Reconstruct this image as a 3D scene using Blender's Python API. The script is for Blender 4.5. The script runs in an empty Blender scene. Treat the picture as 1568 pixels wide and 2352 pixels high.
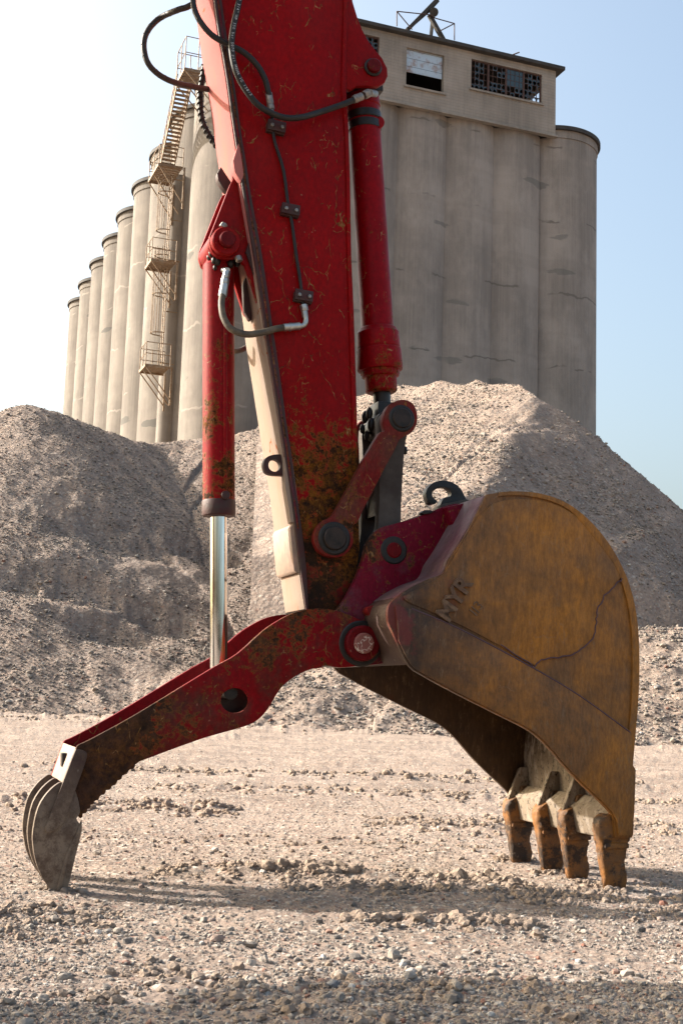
import bpy, bmesh, math, random
import numpy as np
from mathutils import Vector, Matrix, geometry
R = math.radians
random.seed(7); rng = np.random.default_rng(11)
scn = bpy.context.scene
COL = scn.collection

# ------------------------------------------------------------------ camera
FPX, CX, CY = 2900.0, 784.0, 1176.0          # focal length and centre in the units of the 1568 x 2352 view
PITCH = math.atan(433 / 2900); ROLL = R(1.87); EYE = 0.75
fw = Vector((0, math.cos(PITCH), math.sin(PITCH)))
r0 = Vector((1, 0, 0)); u0 = r0.cross(fw)
rt = r0 * math.cos(ROLL) + u0 * math.sin(ROLL)
up = u0 * math.cos(ROLL) - r0 * math.sin(ROLL)
cam_d = bpy.data.cameras.new('camera'); cam = bpy.data.objects.new('camera', cam_d); COL.objects.link(cam)
cam.matrix_world = Matrix(((rt.x, up.x, -fw.x, 0), (rt.y, up.y, -fw.y, 0), (rt.z, up.z, -fw.z, EYE), (0, 0, 0, 1)))
cam_d.sensor_fit = 'VERTICAL'; cam_d.sensor_height = 36.0; cam_d.lens = 36.0 * FPX / 2352
cam_d.clip_start = 0.05; cam_d.clip_end = 3000
scn.camera = cam
scn.render.resolution_x = 682; scn.render.resolution_y = 1024

# ------------------------------------------------------------------ world and sun
SUN_AZ = R(-75)      # measured from +Y, negative to the left
SUN_EL = R(29)
w = bpy.data.worlds.new('World'); scn.world = w; w.use_nodes = True
wn = w.node_tree; sky = wn.nodes.new('ShaderNodeTexSky'); sky.sky_type = 'NISHITA'; sky.sun_disc = False
sky.sun_elevation = SUN_EL; sky.sun_rotation = SUN_AZ
sky.air_density = 1.0; sky.dust_density = 7.5; sky.ozone_density = 0.6
bg = wn.nodes['Background']; bg.inputs['Strength'].default_value = 0.15
hs_ = wn.nodes.new('ShaderNodeMix'); hs_.data_type = 'RGBA'; hs_.blend_type = 'MULTIPLY'; hs_.inputs[0].default_value = 1.0
hs_.inputs[7].default_value = (1.02, 1.06, 1.01, 1); wn.links.new(sky.outputs[0], hs_.inputs[6]); wn.links.new(hs_.outputs[2], bg.inputs['Color'])
sd = bpy.data.lights.new('sun', 'SUN'); sd.energy = 4.9; sd.angle = R(0.55); sd.color = (1.0, 0.935, 0.87)
sun = bpy.data.objects.new('sun', sd); COL.objects.link(sun)
sdir = Vector((math.sin(SUN_AZ) * math.cos(SUN_EL), math.cos(SUN_AZ) * math.cos(SUN_EL), math.sin(SUN_EL)))
sun.rotation_euler = sdir.to_track_quat('Z', 'Y').to_euler(); sun.location = (-20, 10, 30)
vs = scn.view_settings; vs.view_transform = 'Standard'; vs.look = 'None'; vs.gamma = 1; vs.use_curve_mapping = False
vs.exposure = 1.28

# ------------------------------------------------------------------ maths helpers
C = Vector((0, 0, EYE))
def ray(x, y): return fw + rt * ((x - CX) / FPX) + up * ((CY - y) / FPX)
YAW = R(18.5)
U = Vector((math.cos(YAW), math.sin(YAW), 0)); W = Vector((-math.sin(YAW), math.cos(YAW), 0))
d_ = ray(1423, 2050); O = C + d_ * (-EYE / d_.z)              # ground contact of the near bucket tooth
BW = 0.96; MID = BW / 2
def L(x, y, d=0.0):
    """point of the machine's side plane at depth d, in the machine's own frame (along, across, up)"""
    r = ray(x, y); t = (d - (C - O).dot(W)) / r.dot(W); p = C + r * t - O
    return Vector((p.dot(U), d, p.z))
def px(n, d=0.0): return n / FPX * (5.15 + d)                 # size of n pixels at the machine
def catmull(pts, n=4, closed=False):
    pts = [Vector(p) for p in pts]; out = []; m = len(pts)
    for i in range(m if closed else m - 1):
        if closed: a, b, c, d = pts[(i-1) % m], pts[i], pts[(i+1) % m], pts[(i+2) % m]
        else: a, b, c, d = pts[max(i-1, 0)], pts[i], pts[i+1], pts[min(i+2, m-1)]
        for k in range(n):
            t = k / n
            out.append(0.5 * ((2*b) + (c-a)*t + (2*a-5*b+4*c-d)*t*t + (3*b-a-3*c+d)*t**3))
    if not closed: out.append(pts[-1])
    return out

# numpy perlin noise
_perm = rng.permutation(512); _ga = rng.random(512) * 2 * math.pi
def perlin(x, y):
    xi = np.floor(x).astype(int); yi = np.floor(y).astype(int); xf = x - xi; yf = y - yi
    def g(ix, iy):
        h = _ga[(_perm[(ix + _perm[iy & 511]) & 511]) & 511]
        return np.cos(h), np.sin(h)
    def f(t): return t*t*t*(t*(t*6-15)+10)
    a, b = g(xi, yi); n00 = a*xf + b*yf
    a, b = g(xi+1, yi); n10 = a*(xf-1) + b*yf
    a, b = g(xi, yi+1); n01 = a*xf + b*(yf-1)
    a, b = g(xi+1, yi+1); n11 = a*(xf-1) + b*(yf-1)
    uu = f(xf); vv = f(yf)
    return (n00*(1-uu)+n10*uu)*(1-vv) + (n01*(1-uu)+n11*uu)*vv
def fbm(x, y, o=4, g=0.5):
    s = 0; a = 1
    for i in range(o): s = s + a*perlin(x*2**i + 17.3*i, y*2**i - 9.1*i); a *= g
    return s

# ------------------------------------------------------------------ object helpers
def tag(o, label=None, cat=None, group=None, kind=None):
    if label: o['label'] = label
    if cat: o['category'] = cat
    if group: o['group'] = group
    if kind: o['kind'] = kind
    return o
def thing(name, label, cat, loc=(0,0,0), rz=0, group=None):
    o = bpy.data.objects.new(name, None); COL.objects.link(o); o.location = loc; o.rotation_euler = (0,0,rz)
    o.empty_display_size = 0.2
    return tag(o, label, cat, group)
def finish(bm, name, mat, parent=None, bevel=0.0, ang=38, segs=2, smooth=True):
    bmesh.ops.remove_doubles(bm, verts=bm.verts, dist=1e-5)
    bmesh.ops.recalc_face_normals(bm, faces=bm.faces)
    if bevel > 0:
        es = [e for e in bm.edges if len(e.link_faces) == 2 and e.calc_face_angle(0) > R(ang)]
        bmesh.ops.bevel(bm, geom=es, offset=bevel, segments=segs, affect='EDGES', profile=0.6, clamp_overlap=True)
    me = bpy.data.meshes.new(name)
    if smooth:
        for f in bm.faces: f.smooth = True
        for e in bm.edges: e.smooth = not (len(e.link_faces) == 2 and e.calc_face_angle(0) > R(ang))
    bm.to_mesh(me); bm.free()
    me.materials.append(mat)
    o = bpy.data.objects.new(name, me); COL.objects.link(o)
    if parent: o.parent = parent
    return o
def B(): return bmesh.new()
def prism(bm, pts, d0, d1, holes=(), taper=None):
    """pts: (u,z) outline, extruded across from d0 to d1"""
    loops = [pts] + list(holes)
    tri = geometry.tessellate_polygon([[Vector((p[0], p[1], 0)) for p in l] for l in loops])
    flat = [p for l in loops for p in l]
    cx = sum(p[0] for p in pts)/len(pts); cz = sum(p[1] for p in pts)/len(pts)
    a = [bm.verts.new((p[0], d0, p[1])) for p in flat]
    t = taper or 1.0
    b = [bm.verts.new((cx+(p[0]-cx)*t, d1, cz+(p[1]-cz)*t)) for p in flat]
    for f in tri:
        if len(set(f)) == 3:
            try: bm.faces.new([a[i] for i in f]); bm.faces.new([b[i] for i in reversed(f)])
            except ValueError: pass
    s = 0
    for l in loops:
        n = len(l)
        for i in range(n):
            j = (i+1) % n
            bm.faces.new((a[s+i], a[s+j], b[s+j], b[s+i]))
        s += n
    return bm
def q(pts, d): return [(lambda v: (v.x, v.z))(L(x, y, d)) for x, y in pts]
def sm(pts, n=4): return [(v[0], v[1]) for v in catmull([(p[0], p[1], 0) for p in pts], n, False)]
def smc(pts, n=4): return [(v[0], v[1]) for v in catmull([(p[0], p[1], 0) for p in pts], n, True)]
def circ(c, r, n=28, a0=0): return [(c[0]+r*math.cos(a0+2*math.pi*i/n), c[1]+r*math.sin(a0+2*math.pi*i/n)) for i in range(n)]
def cyl(bm, p0, p1, r0_, r1_=None, n=28, caps=True):
    r1_ = r0_ if r1_ is None else r1_
    p0 = Vector(p0); p1 = Vector(p1); ax = (p1-p0).normalized()
    s = ax.orthogonal().normalized(); t = ax.cross(s)
    A = [bm.verts.new(p0 + (s*math.cos(a)+t*math.sin(a))*r0_) for a in [2*math.pi*i/n for i in range(n)]]
    Bv = [bm.verts.new(p1 + (s*math.cos(a)+t*math.sin(a))*r1_) for a in [2*math.pi*i/n for i in range(n)]]
    for i in range(n): bm.faces.new((A[i], A[(i+1) % n], Bv[(i+1) % n], Bv[i]))
    if caps: bm.faces.new(list(reversed(A))); bm.faces.new(Bv)
    return bm
def lathe(bm, p0, p1, prof, n=32):
    """prof: list of (t along axis in metres, radius)"""
    p0 = Vector(p0); ax = (Vector(p1)-p0).normalized(); s = ax.orthogonal().normalized(); t = ax.cross(s)
    rings = [[bm.verts.new(p0 + ax*h + (s*math.cos(2*math.pi*i/n)+t*math.sin(2*math.pi*i/n))*r) for i in range(n)] for h, r in prof]
    for a, b in zip(rings, rings[1:]):
        for i in range(n): bm.faces.new((a[i], a[(i+1) % n], b[(i+1) % n], b[i]))
    bm.faces.new(list(reversed(rings[0]))); bm.faces.new(rings[-1])
    return bm
def tube(bm, pts, r, n=10, sub=6, caps=True, rad=None):
    P = catmull(pts, sub) if sub > 1 else [Vector(p) for p in pts]
    m = len(P); T = [(P[min(i+1, m-1)]-P[max(i-1, 0)]).normalized() for i in range(m)]
    s = T[0].orthogonal().normalized(); rings = []
    for i in range(m):
        s = (s - T[i]*s.dot(T[i])).normalized(); t = T[i].cross(s)
        rr = r if rad is None else rad(i/(m-1))*r
        rings.append([bm.verts.new(P[i]+(s*math.cos(2*math.pi*k/n)+t*math.sin(2*math.pi*k/n))*rr) for k in range(n)])
    for a, b in zip(rings, rings[1:]):
        for i in range(n): bm.faces.new((a[i], a[(i+1) % n], b[(i+1) % n], b[i]))
    if caps: bm.faces.new(list(reversed(rings[0]))); bm.faces.new(rings[-1])
    return P
def box(bm, c, sx, sy, sz, rot=None):
    g = bmesh.ops.create_cube(bm, size=1)['verts']
    M = Matrix.Translation(Vector(c)) @ (rot.to_4x4() if rot else Matrix.Identity(4)) @ Matrix.Diagonal((sx, sy, sz, 1))
    bmesh.ops.transform(bm, matrix=M, verts=g)
def beam(bm, a, b, wd, ht=None, upv=Vector((0,0,1))):
    a = Vector(a); b = Vector(b); ht = ht or wd; ax = b-a; Ln = ax.length; ax.normalize()
    s = ax.cross(upv)
    if s.length < 1e-4: s = Vector((1,0,0))
    s.normalize(); t = s.cross(ax)
    rot = Matrix((s, ax, t)).transposed()
    box(bm, (a+b)/2, wd, Ln, ht, rot)
def np_mesh(name, co, faces, mat, attr=None, smooth=True, parent=None):
    """co (N,3) floats, faces (M,k) ints"""
    me = bpy.data.meshes.new(name); M, k = faces.shape
    me.vertices.add(len(co)); me.vertices.foreach_set('co', co.astype(np.float32).ravel())
    me.loops.add(M*k); me.loops.foreach_set('vertex_index', faces.astype(np.int32).ravel())
    me.polygons.add(M); me.polygons.foreach_set('loop_start', np.arange(0, M*k, k, dtype=np.int32))
    me.polygons.foreach_set('loop_total', np.full(M, k, dtype=np.int32))
    me.polygons.foreach_set('use_smooth', np.full(M, smooth))
    me.update(calc_edges=True)
    if attr is not None:
        for an, av in attr.items():
            at = me.attributes.new(an, 'FLOAT', 'POINT'); at.data.foreach_set('value', av.astype(np.float32))
    me.materials.append(mat)
    o = bpy.data.objects.new(name, me); COL.objects.link(o)
    if parent: o.parent = parent
    return o

# ------------------------------------------------------------------ materials
class M:
    def __init__(s, name, rough=0.6, metal=0.0, spec=0.32):
        s.m = bpy.data.materials.new(name); s.m.use_nodes = True; s.t = s.m.node_tree; s.b = s.t.nodes['Principled BSDF']
        s.b.inputs['Roughness'].default_value = rough; s.b.inputs['Metallic'].default_value = metal
        s.b.inputs['Specular IOR Level'].default_value = spec
        tc = s.t.nodes.new('ShaderNodeTexCoord'); s.P = tc.outputs['Object']
    def n(s, ty, **k):
        nd = s.t.nodes.new(ty)
        for a, b in k.items(): setattr(nd, a, b)
        return nd
    def put(s, sock, v):
        if hasattr(v, 'is_linked') or isinstance(v, bpy.types.NodeSocket): s.t.links.new(v, sock)
        elif isinstance(v, (tuple, list)): sock.default_value = (*v, 1)[:len(sock.default_value)] if len(v) == 3 else v
        else: sock.default_value = v
    def math(s, op, a, b=0.0, c=None, clamp=False):
        nd = s.n('ShaderNodeMath', operation=op, use_clamp=clamp); s.put(nd.inputs[0], a); s.put(nd.inputs[1], b)
        if c is not None: s.put(nd.inputs[2], c)
        return nd.outputs[0]
    def mapp(s, sc=(1,1,1), rot=(0,0,0), loc=(0,0,0), v=None):
        nd = s.n('ShaderNodeMapping'); s.put(nd.inputs[0], v or s.P); nd.inputs['Scale'].default_value = sc
        nd.inputs['Rotation'].default_value = rot; nd.inputs['Location'].default_value = loc
        return nd.outputs[0]
    def noise(s, scale, detail=4, rough=0.55, dist=0.0, v=None, col=False):
        nd = s.n('ShaderNodeTexNoise'); s.put(nd.inputs['Vector'], v or s.P); nd.inputs['Scale'].default_value = scale
        nd.inputs['Detail'].default_value = detail; nd.inputs['Roughness'].default_value = rough; nd.inputs['Distortion'].default_value = dist
        return nd.outputs['Color' if col else 'Fac']
    def vor(s, scale, feat='F1', out='Distance', v=None, rnd=1.0):
        nd = s.n('ShaderNodeTexVoronoi', feature=feat); s.put(nd.inputs['Vector'], v or s.P); nd.inputs['Scale'].default_value = scale
        nd.inputs['Randomness'].default_value = rnd
        return nd.outputs[out]
    def warp(s, amt, scale, v=None):
        v = v or s.P; nz = s.noise(scale, 3, 0.6, v=v, col=True)
        a = s.n('ShaderNodeVectorMath', operation='SUBTRACT'); s.t.links.new(nz, a.inputs[0]); a.inputs[1].default_value = (.5,.5,.5)
        b = s.n('ShaderNodeVectorMath', operation='SCALE'); s.t.links.new(a.outputs[0], b.inputs[0]); b.inputs['Scale'].default_value = amt
        c = s.n('ShaderNodeVectorMath', operation='ADD'); s.t.links.new(b.outputs[0], c.inputs[0]); s.t.links.new(v, c.inputs[1])
        return c.outputs[0]
    def rng(s, v, a, b, c=0.0, d=1.0, sm=False):
        nd = s.n('ShaderNodeMapRange', clamp=True, interpolation_type='SMOOTHSTEP' if sm else 'LINEAR'); s.put(nd.inputs[0], v)
        for i, x in enumerate((a, b, c, d)): s.put(nd.inputs[i+1], x)
        return nd.outputs[0]
    def ramp(s, v, stops, const=False):
        nd = s.n('ShaderNodeValToRGB'); s.put(nd.inputs[0], v); cr = nd.color_ramp
        if const: cr.interpolation = 'CONSTANT'
        while len(cr.elements) < len(stops): cr.elements.new(0.5)
        for e, (p, c) in zip(cr.elements, stops): e.position = p; e.color = (*c, 1) if len(c) == 3 else c
        return nd.outputs[0]
    def mix(s, f, a, b, bt='MIX'):
        nd = s.n('ShaderNodeMix', data_type='RGBA', blend_type=bt); s.put(nd.inputs[0], f)
        for i, v in ((6, a), (7, b)):
            if isinstance(v, (tuple, list)): nd.inputs[i].default_value = (*v, 1)
            else: s.t.links.new(v, nd.inputs[i])
        return nd.outputs[2]
    def grain(s, c, fac, lo, hi, a=.38, b=.62):
        g = s.rng(fac, a, b, lo, hi); cc = s.n('ShaderNodeCombineColor')
        for i in range(3): s.t.links.new(g, cc.inputs[i])
        return s.mix(1.0, c, cc.outputs[0], 'MULTIPLY')
    def xyz(s, v=None):
        nd = s.n('ShaderNodeSeparateXYZ'); s.put(nd.inputs[0], v or s.P); return nd.outputs
    def color(s, v): s.put(s.b.inputs['Base Color'], v); return s
    def rough(s, v): s.put(s.b.inputs['Roughness'], v); return s
    def bump(s, h, st=0.4, dist=0.01):
        nd = s.n('ShaderNodeBump'); nd.inputs['Strength'].default_value = st; nd.inputs['Distance'].default_value = dist
        s.put(nd.inputs['Height'], h); s.t.links.new(nd.outputs[0], s.b.inputs['Normal']); return s

def scratch(m, scale, width, density, stretch=(1,1,1), rot=(0,0,0), warp=0.25, wsc=3.0, loc=(0,0,0)):
    """broken hairline scratches: 1 on a scratch, 0 elsewhere"""
    v = m.mapp(stretch, rot, loc); v = m.warp(warp/scale*2, wsc*scale/3, v)
    e = m.vor(scale, 'DISTANCE_TO_EDGE', v=v)
    line = m.rng(e, width, width*0.4)
    mask = m.rng(m.noise(scale*.42, 3, 0.65, v=m.mapp((1,1,1), rot, (5,3,1))), m.math('ADD', density, .015), m.math('ADD', density, .03))
    return m.math('MULTIPLY', line, mask)

def worn_paint(name, base, hi_z=None, lo_z=None, wear0=0.0, wear1=1.0, scr=0.55, rough=0.42, dark=(.030,.020,.014), dull=None, fine=1.0, grime=None, tipx=None, brown=0.0):
    m = M(name, rough, 0.0, 0.09)
    c = m.mix(m.rng(m.noise(2.3, 5, .6), .3, .75), base, tuple(x*0.72 for x in base))
    if dull: c = m.mix(m.rng(m.noise(5, 6, .65), .45, .62, 0, .8), c, dull)
    z = m.xyz()[2]
    if hi_z is not None: wear = m.rng(z, hi_z, lo_z, wear0, wear1)
    else: wear = m.math('ADD', wear1, 0.0)
    wear = m.math('ADD', wear, m.math('MULTIPLY', m.math('SUBTRACT', m.noise(2.6, 4, .6, .3), .5), 1.3))
    if tipx: wear = m.math('ADD', wear, m.rng(m.xyz()[0], tipx[0], tipx[1], 0, .75))
    nz = m.math('ADD', m.math('MULTIPLY', m.noise(13, 8, .75, .4), .6), m.math('MULTIPLY', m.noise(50*fine, 6, .75, .3), .4))
    th = m.math('SUBTRACT', .78, m.math('MULTIPLY', wear, .36))
    rust = m.rng(nz, th, m.math('ADD', th, .035))
    rim = m.rng(nz, m.math('SUBTRACT', th, .028), m.math('SUBTRACT', th, .004))
    rc = m.ramp(m.noise(38, 7, .8), [(.34, (.009,.006,.004)), (.45, (.032,.012,.004)), (.53, (.105,.036,.004)), (.60, (.15,.058,.006)), (.68, (.055,.026,.012))])
    rc = m.mix(m.rng(m.noise(3.3, 5, .65), .46, .60, 0, .85), rc, (.014,.009,.006))
    if brown: rc = m.mix(brown, rc, m.mix(m.rng(m.noise(12, 6, .7), .4, .6), (.060,.030,.020), (.022,.014,.010)))
    c = m.mix(m.math('MULTIPLY', rim, .55), c, (.15,.065,.010))
    c = m.mix(rust, c, rc)
    # scratches down to primer
    s1 = scratch(m, 7, .012, scr, (1,1,.8), (0,.5,0), .5)
    s2 = scratch(m, 15, .02, scr+.02, (1,1,.45), (0,-.6,0), .35, loc=(3,0,1))
    s3 = scratch(m, 26, .03, m.math('SUBTRACT', scr+.10, m.math('MULTIPLY', wear, .2)) if False else scr+.04, (1,1,.6), (0,.9,0), .5, loc=(1,0,7))
    sc = m.math('MAXIMUM', s1, m.math('MAXIMUM', s2, s3))
    c = m.mix(m.math('MULTIPLY', sc, .85), c, m.ramp(m.noise(40, 3), [(.35, (.05,.02,.01)), (.5, (.15,.065,.012)), (.68, (.26,.15,.07))]))
    # small chips
    ch = m.rng(m.vor(28, 'F1', v=m.warp(.03, 20)), .12, .08); chm = m.rng(m.noise(3.1, 3), .56, .6)
    c = m.mix(m.math('MULTIPLY', m.math('MULTIPLY', ch, chm), .8), c, (.22,.09,.06))
    c = m.grain(c, m.noise(75, 4, .8, v=m.mapp((1,1,.6))), .78, 1.18)
    if grime: c = m.mix(m.rng(m.math('ADD', m.xyz()[2], m.math('MULTIPLY', m.math('SUBTRACT', m.noise(5, 6, .7), .5), .7)), grime[0], grime[1], 0, .9), c, (.012,.009,.007))
    # dust film
    c = m.mix(m.rng(m.noise(1.7, 6, .65), .5, .85, 0, .16), c, (.10,.06,.05))
    m.color(c)
    m.rough(m.math('ADD', m.math('MULTIPLY', rust, .4), m.rng(m.noise(6, 5), .3, .7, rough-.06, rough+.14)))
    h = m.math('SUBTRACT', m.math('MULTIPLY', m.noise(45, 5, .7), .5), m.math('ADD', m.math('MULTIPLY', rust, .6), m.math('MULTIPLY', sc, .7)))
    m.bump(h, .35, .002)
    return m.m
RED = (.215, .0006, .0010)
m_red = worn_paint('worn_red_paint', RED, 2.55, 1.6, -.02, .90, .545, grime=(1.42, 1.12))
m_red2 = worn_paint('red_cylinder_paint', (.22,.002,.005), 3.6, 2.1, .1, .62, .56)
m_redclean = worn_paint('clean_red_paint', RED, None, None, 0, .22, .57)
m_thumb = worn_paint('grimy_red_paint', (.17,.0012,.0035), None, None, 0, .62, .56, .5, dull=(.045,.022,.014), tipx=(-1.86, -2.1), brown=.62)
m_thumbin = worn_paint('inner_red_paint', (.16,.0015,.004), None, None, 0, .35, .6, .5)
m_ear = worn_paint('magenta_red_paint', (.125,.003,.014), None, None, 0, .72, .56, .5, dull=(.075,.035,.045), brown=.8)
m_link = worn_paint('rusty_link_paint', (.14,.010,.009), None, None, 0, .45, .53, .5, dull=(.085,.030,.020), brown=.8)
m_cyl2 = worn_paint('thumb_cylinder_paint', (.34,.010,.016), 2.6, 1.2, .15, .62, .57, .33)

def simple(name, col, rough=.6, metal=0, var=.35, sc=12, bump=.3, col2=None):
    m = M(name, rough, metal)
    c2 = col2 or tuple(x*(1-var) for x in col)
    m.color(m.mix(m.rng(m.noise(sc, 7, .65), .35, .68), col, c2)); m.bump(m.noise(sc*4, 5, .7), bump, .003)
    return m.m
m_grime = simple('dark_grease', (.007,.006,.0055), .42, 0, .4, 20, .6, (.016,.011,.008))
m_greasy = simple('greasy_pin_steel', (.030,.018,.013), .35, .3, .6, 30, .7, (.008,.006,.005))
m_strip = simple('grimy_flange', (.035,.022,.018), .6, 0, .4, 14, .5, (.05,.007,.008))
m_pale = simple('dusty_worn_steel', (.20,.155,.12), .7, 0, .35, 12, .4, (.36,.23,.17))
m_steel = simple('zinc_fitting', (.45,.45,.42), .38, .9, .3, 40, .2)
m_bolt = simple('bolt_steel', (.30,.27,.24), .45, .8, .5, 60, .4)
m_rubber = simple('black_rubber_hose', (.009,.009,.010), .5, 0, .3, 30, .2, (.020,.016,.012))
m_dustrub = simple('dusty_rubber_hose', (.035,.030,.024), .6, 0, .3, 18, .2, (.13,.10,.065))
m_sleeve = simple('spiral_sleeve_plastic', (.030,.022,.018), .5, 0, .3, 20, .2)
m_grey = simple('dusty_grey_steel', (.075,.062,.052), .7, 0, .5, 7, .5, (.035,.024,.018))
m_glass = simple('dark_glass', (.02,.025,.03), .08, 0, .2, 3, 0)
m_wrapgrey = simple('machine_grey_paint', (.12,.12,.12), .5, 0, .3, 6, .2)
mm = M('chrome_rod', .10, 1.0); mm.color(mm.mix(mm.rng(mm.noise(3, 5, .6, v=mm.mapp((40,40,1))), .35, .7), (.78,.78,.78), (.55,.54,.52)))
mm.rough(mm.rng(mm.noise(8, 4), .3, .8, .05, .2)); m_chrome = mm.m
# bicoloured front face of the stick: pink above, beige below
mm = M('pink_beige_front_face', .9, 0, .04); z = mm.xyz()[2]
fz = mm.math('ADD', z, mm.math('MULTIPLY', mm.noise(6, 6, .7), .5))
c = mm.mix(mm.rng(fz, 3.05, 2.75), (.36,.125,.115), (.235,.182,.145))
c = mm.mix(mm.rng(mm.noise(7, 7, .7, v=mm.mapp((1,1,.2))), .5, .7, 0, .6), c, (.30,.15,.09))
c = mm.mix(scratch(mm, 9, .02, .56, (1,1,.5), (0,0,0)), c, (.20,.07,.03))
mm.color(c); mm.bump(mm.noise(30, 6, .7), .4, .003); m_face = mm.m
# bucket
def bucket_mat(name, a=(.275,.108,.013), b=(.145,.066,.021), dk=(.020,.013,.011), red=True, dkamt=1.0):
    m = M(name, .52); X = m.xyz()
    streak = m.noise(6, 8, .7, v=m.mapp((3,1,.7), (0,-.25,0)))
    c = m.mix(m.rng(m.noise(2.6, 8, .72, .5), .40, .60), a, b)
    c = m.mix(m.rng(streak, .48, .78, 0, .45), c, (.105,.062,.032))
    # darker towards the hinge, dried scrapes
    g = m.math('ADD', m.rng(X[0], -.30, -.98), m.math('MULTIPLY', m.math('SUBTRACT', m.noise(3.5, 7, .7), .5), 1.3))
    c = m.mix(m.rng(g, .35, .95, 0, .88*dkamt), c, dk)
    s1 = scratch(m, 15, .014, .56, (1,1,.3), (0,.5,0), .3); s2 = scratch(m, 30, .028, .56, (1,1,.25), (0,-.15,0), .25, loc=(2,0,3))
    c = m.mix(m.math('MULTIPLY', m.math('MAXIMUM', s1, s2), .28), c, (.20,.13,.08))
    c = m.grain(c, m.noise(22, 6, .75, v=m.mapp((1,1,.55), (0,-.25,0))), .88, 1.10)
    c = m.grain(c, m.noise(70, 4, .85, v=m.mapp((1,1,.25), (0,-.3,0))), .74, 1.22)
    rp_ = m.math('MULTIPLY', m.rng(m.noise(4.2, 6, .7), .54, .60), m.rng(X[0], -.62, -.95)); c = m.mix(m.math('MULTIPLY', rp_, .6), c, (.13,.012,.014))
    st = m.rng(m.noise(38, 5, .8, v=m.mapp((1,1,.28), (0,-.35,0))), .58, .66)
    c = m.mix(m.math('MULTIPLY', st, .45), c, (.17,.115,.07))
    pt = m.rng(m.noise(55, 6, .8), .66, .72); c = m.mix(m.math('MULTIPLY', pt, .5), c, (.025,.018,.014))
    m.color(c); m.rough(m.rng(m.noise(9, 5), .3, .7, .42, .66))
    m.bump(m.math('ADD', m.math('MULTIPLY', m.noise(18, 7, .7), .7), m.math('MULTIPLY', s1, -.4)), .5, .004)
    return m.m
m_buck = bucket_mat('ochre_bucket_steel')
m_buckplate = bucket_mat('ochre_wear_plate', (.300,.118,.012), (.185,.080,.018))
m_shell = bucket_mat('bucket_shell', (.135,.085,.095), (.11,.035,.055), dkamt=.5)
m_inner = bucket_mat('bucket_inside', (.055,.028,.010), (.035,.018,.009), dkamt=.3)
mm = M('worn_letter', .45); mm.color(mm.mix(mm.rng(mm.noise(30, 5, .7), .4, .6), (.145,.085,.045), (.08,.04,.02))); m_letter = mm.m
mm = M('weld_bead', .5); mm.color(mm.mix(mm.noise(20), (.10,.05,.06), (.05,.03,.04))); mm.bump(mm.noise(90, 3), .8, .004); m_weld = mm.m
# beige muddy floor of the bucket with dark pits
mm = M('muddy_bucket_floor', .8); z = mm.xyz()[2]
c = mm.mix(mm.rng(z, .62, .36), (.05,.028,.013), (.20,.155,.11))
c = mm.mix(mm.rng(mm.noise(40, 5, .85), .55, .60), c, (.025,.016,.011))
c = mm.mix(mm.rng(mm.noise(26, 6, .75, v=mm.mapp((1,1,.3))), .50, .60, 0, .75), c, (.30,.25,.20))
mm.color(c); mm.bump(mm.noise(45, 6, .8), .7, .006); m_mud = mm.m
mm = M('rusty_tooth_steel', .6); c = mm.mix(mm.rng(mm.noise(7, 7, .7), .38, .62), (.225,.088,.014), (.090,.052,.030))
c = mm.mix(mm.rng(mm.noise(11, 7, .75), .48, .57, 0, .92), c, (.022,.014,.010)); c = mm.mix(mm.rng(mm.noise(30, 5, .7), .62, .7, 0, .6), c, (.28,.21,.15))
mm.color(c); mm.bump(mm.noise(14, 8, .75), .9, .012); m_tooth = mm.m
mm = M('worn_prong_steel', .6); z = mm.xyz()[2]
c = mm.mix(mm.rng(mm.math('ADD', z, mm.math('MULTIPLY', mm.noise(5, 6, .7), .35)), .66, .40), (.040,.018,.014), (.165,.125,.090))
c = mm.mix(mm.rng(mm.noise(16, 8, .8), .44, .58, 0, .85), c, (.060,.036,.024)); c = mm.mix(mm.rng(mm.noise(42, 4, .8), .66, .72, 0, .6), c, (.24,.21,.18))
mm.color(c); mm.bump(mm.noise(30, 6, .75), .5, .004); m_prong = mm.m
# pin face with engraved scrawl
mm = M('pin_face', .5); s = scratch(mm, 22, .05, .44, (1,1,1), (0,0,0), .9)
mm.color(mm.mix(s, (.20,.07,.055), (.50,.42,.36))); mm.bump(mm.noise(50, 5, .7), .4, .003); m_pin = mm.m
m_pinred = worn_paint('red_pin_paint', (.11,.003,.005), None, None, 0, .35, .6)

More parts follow.
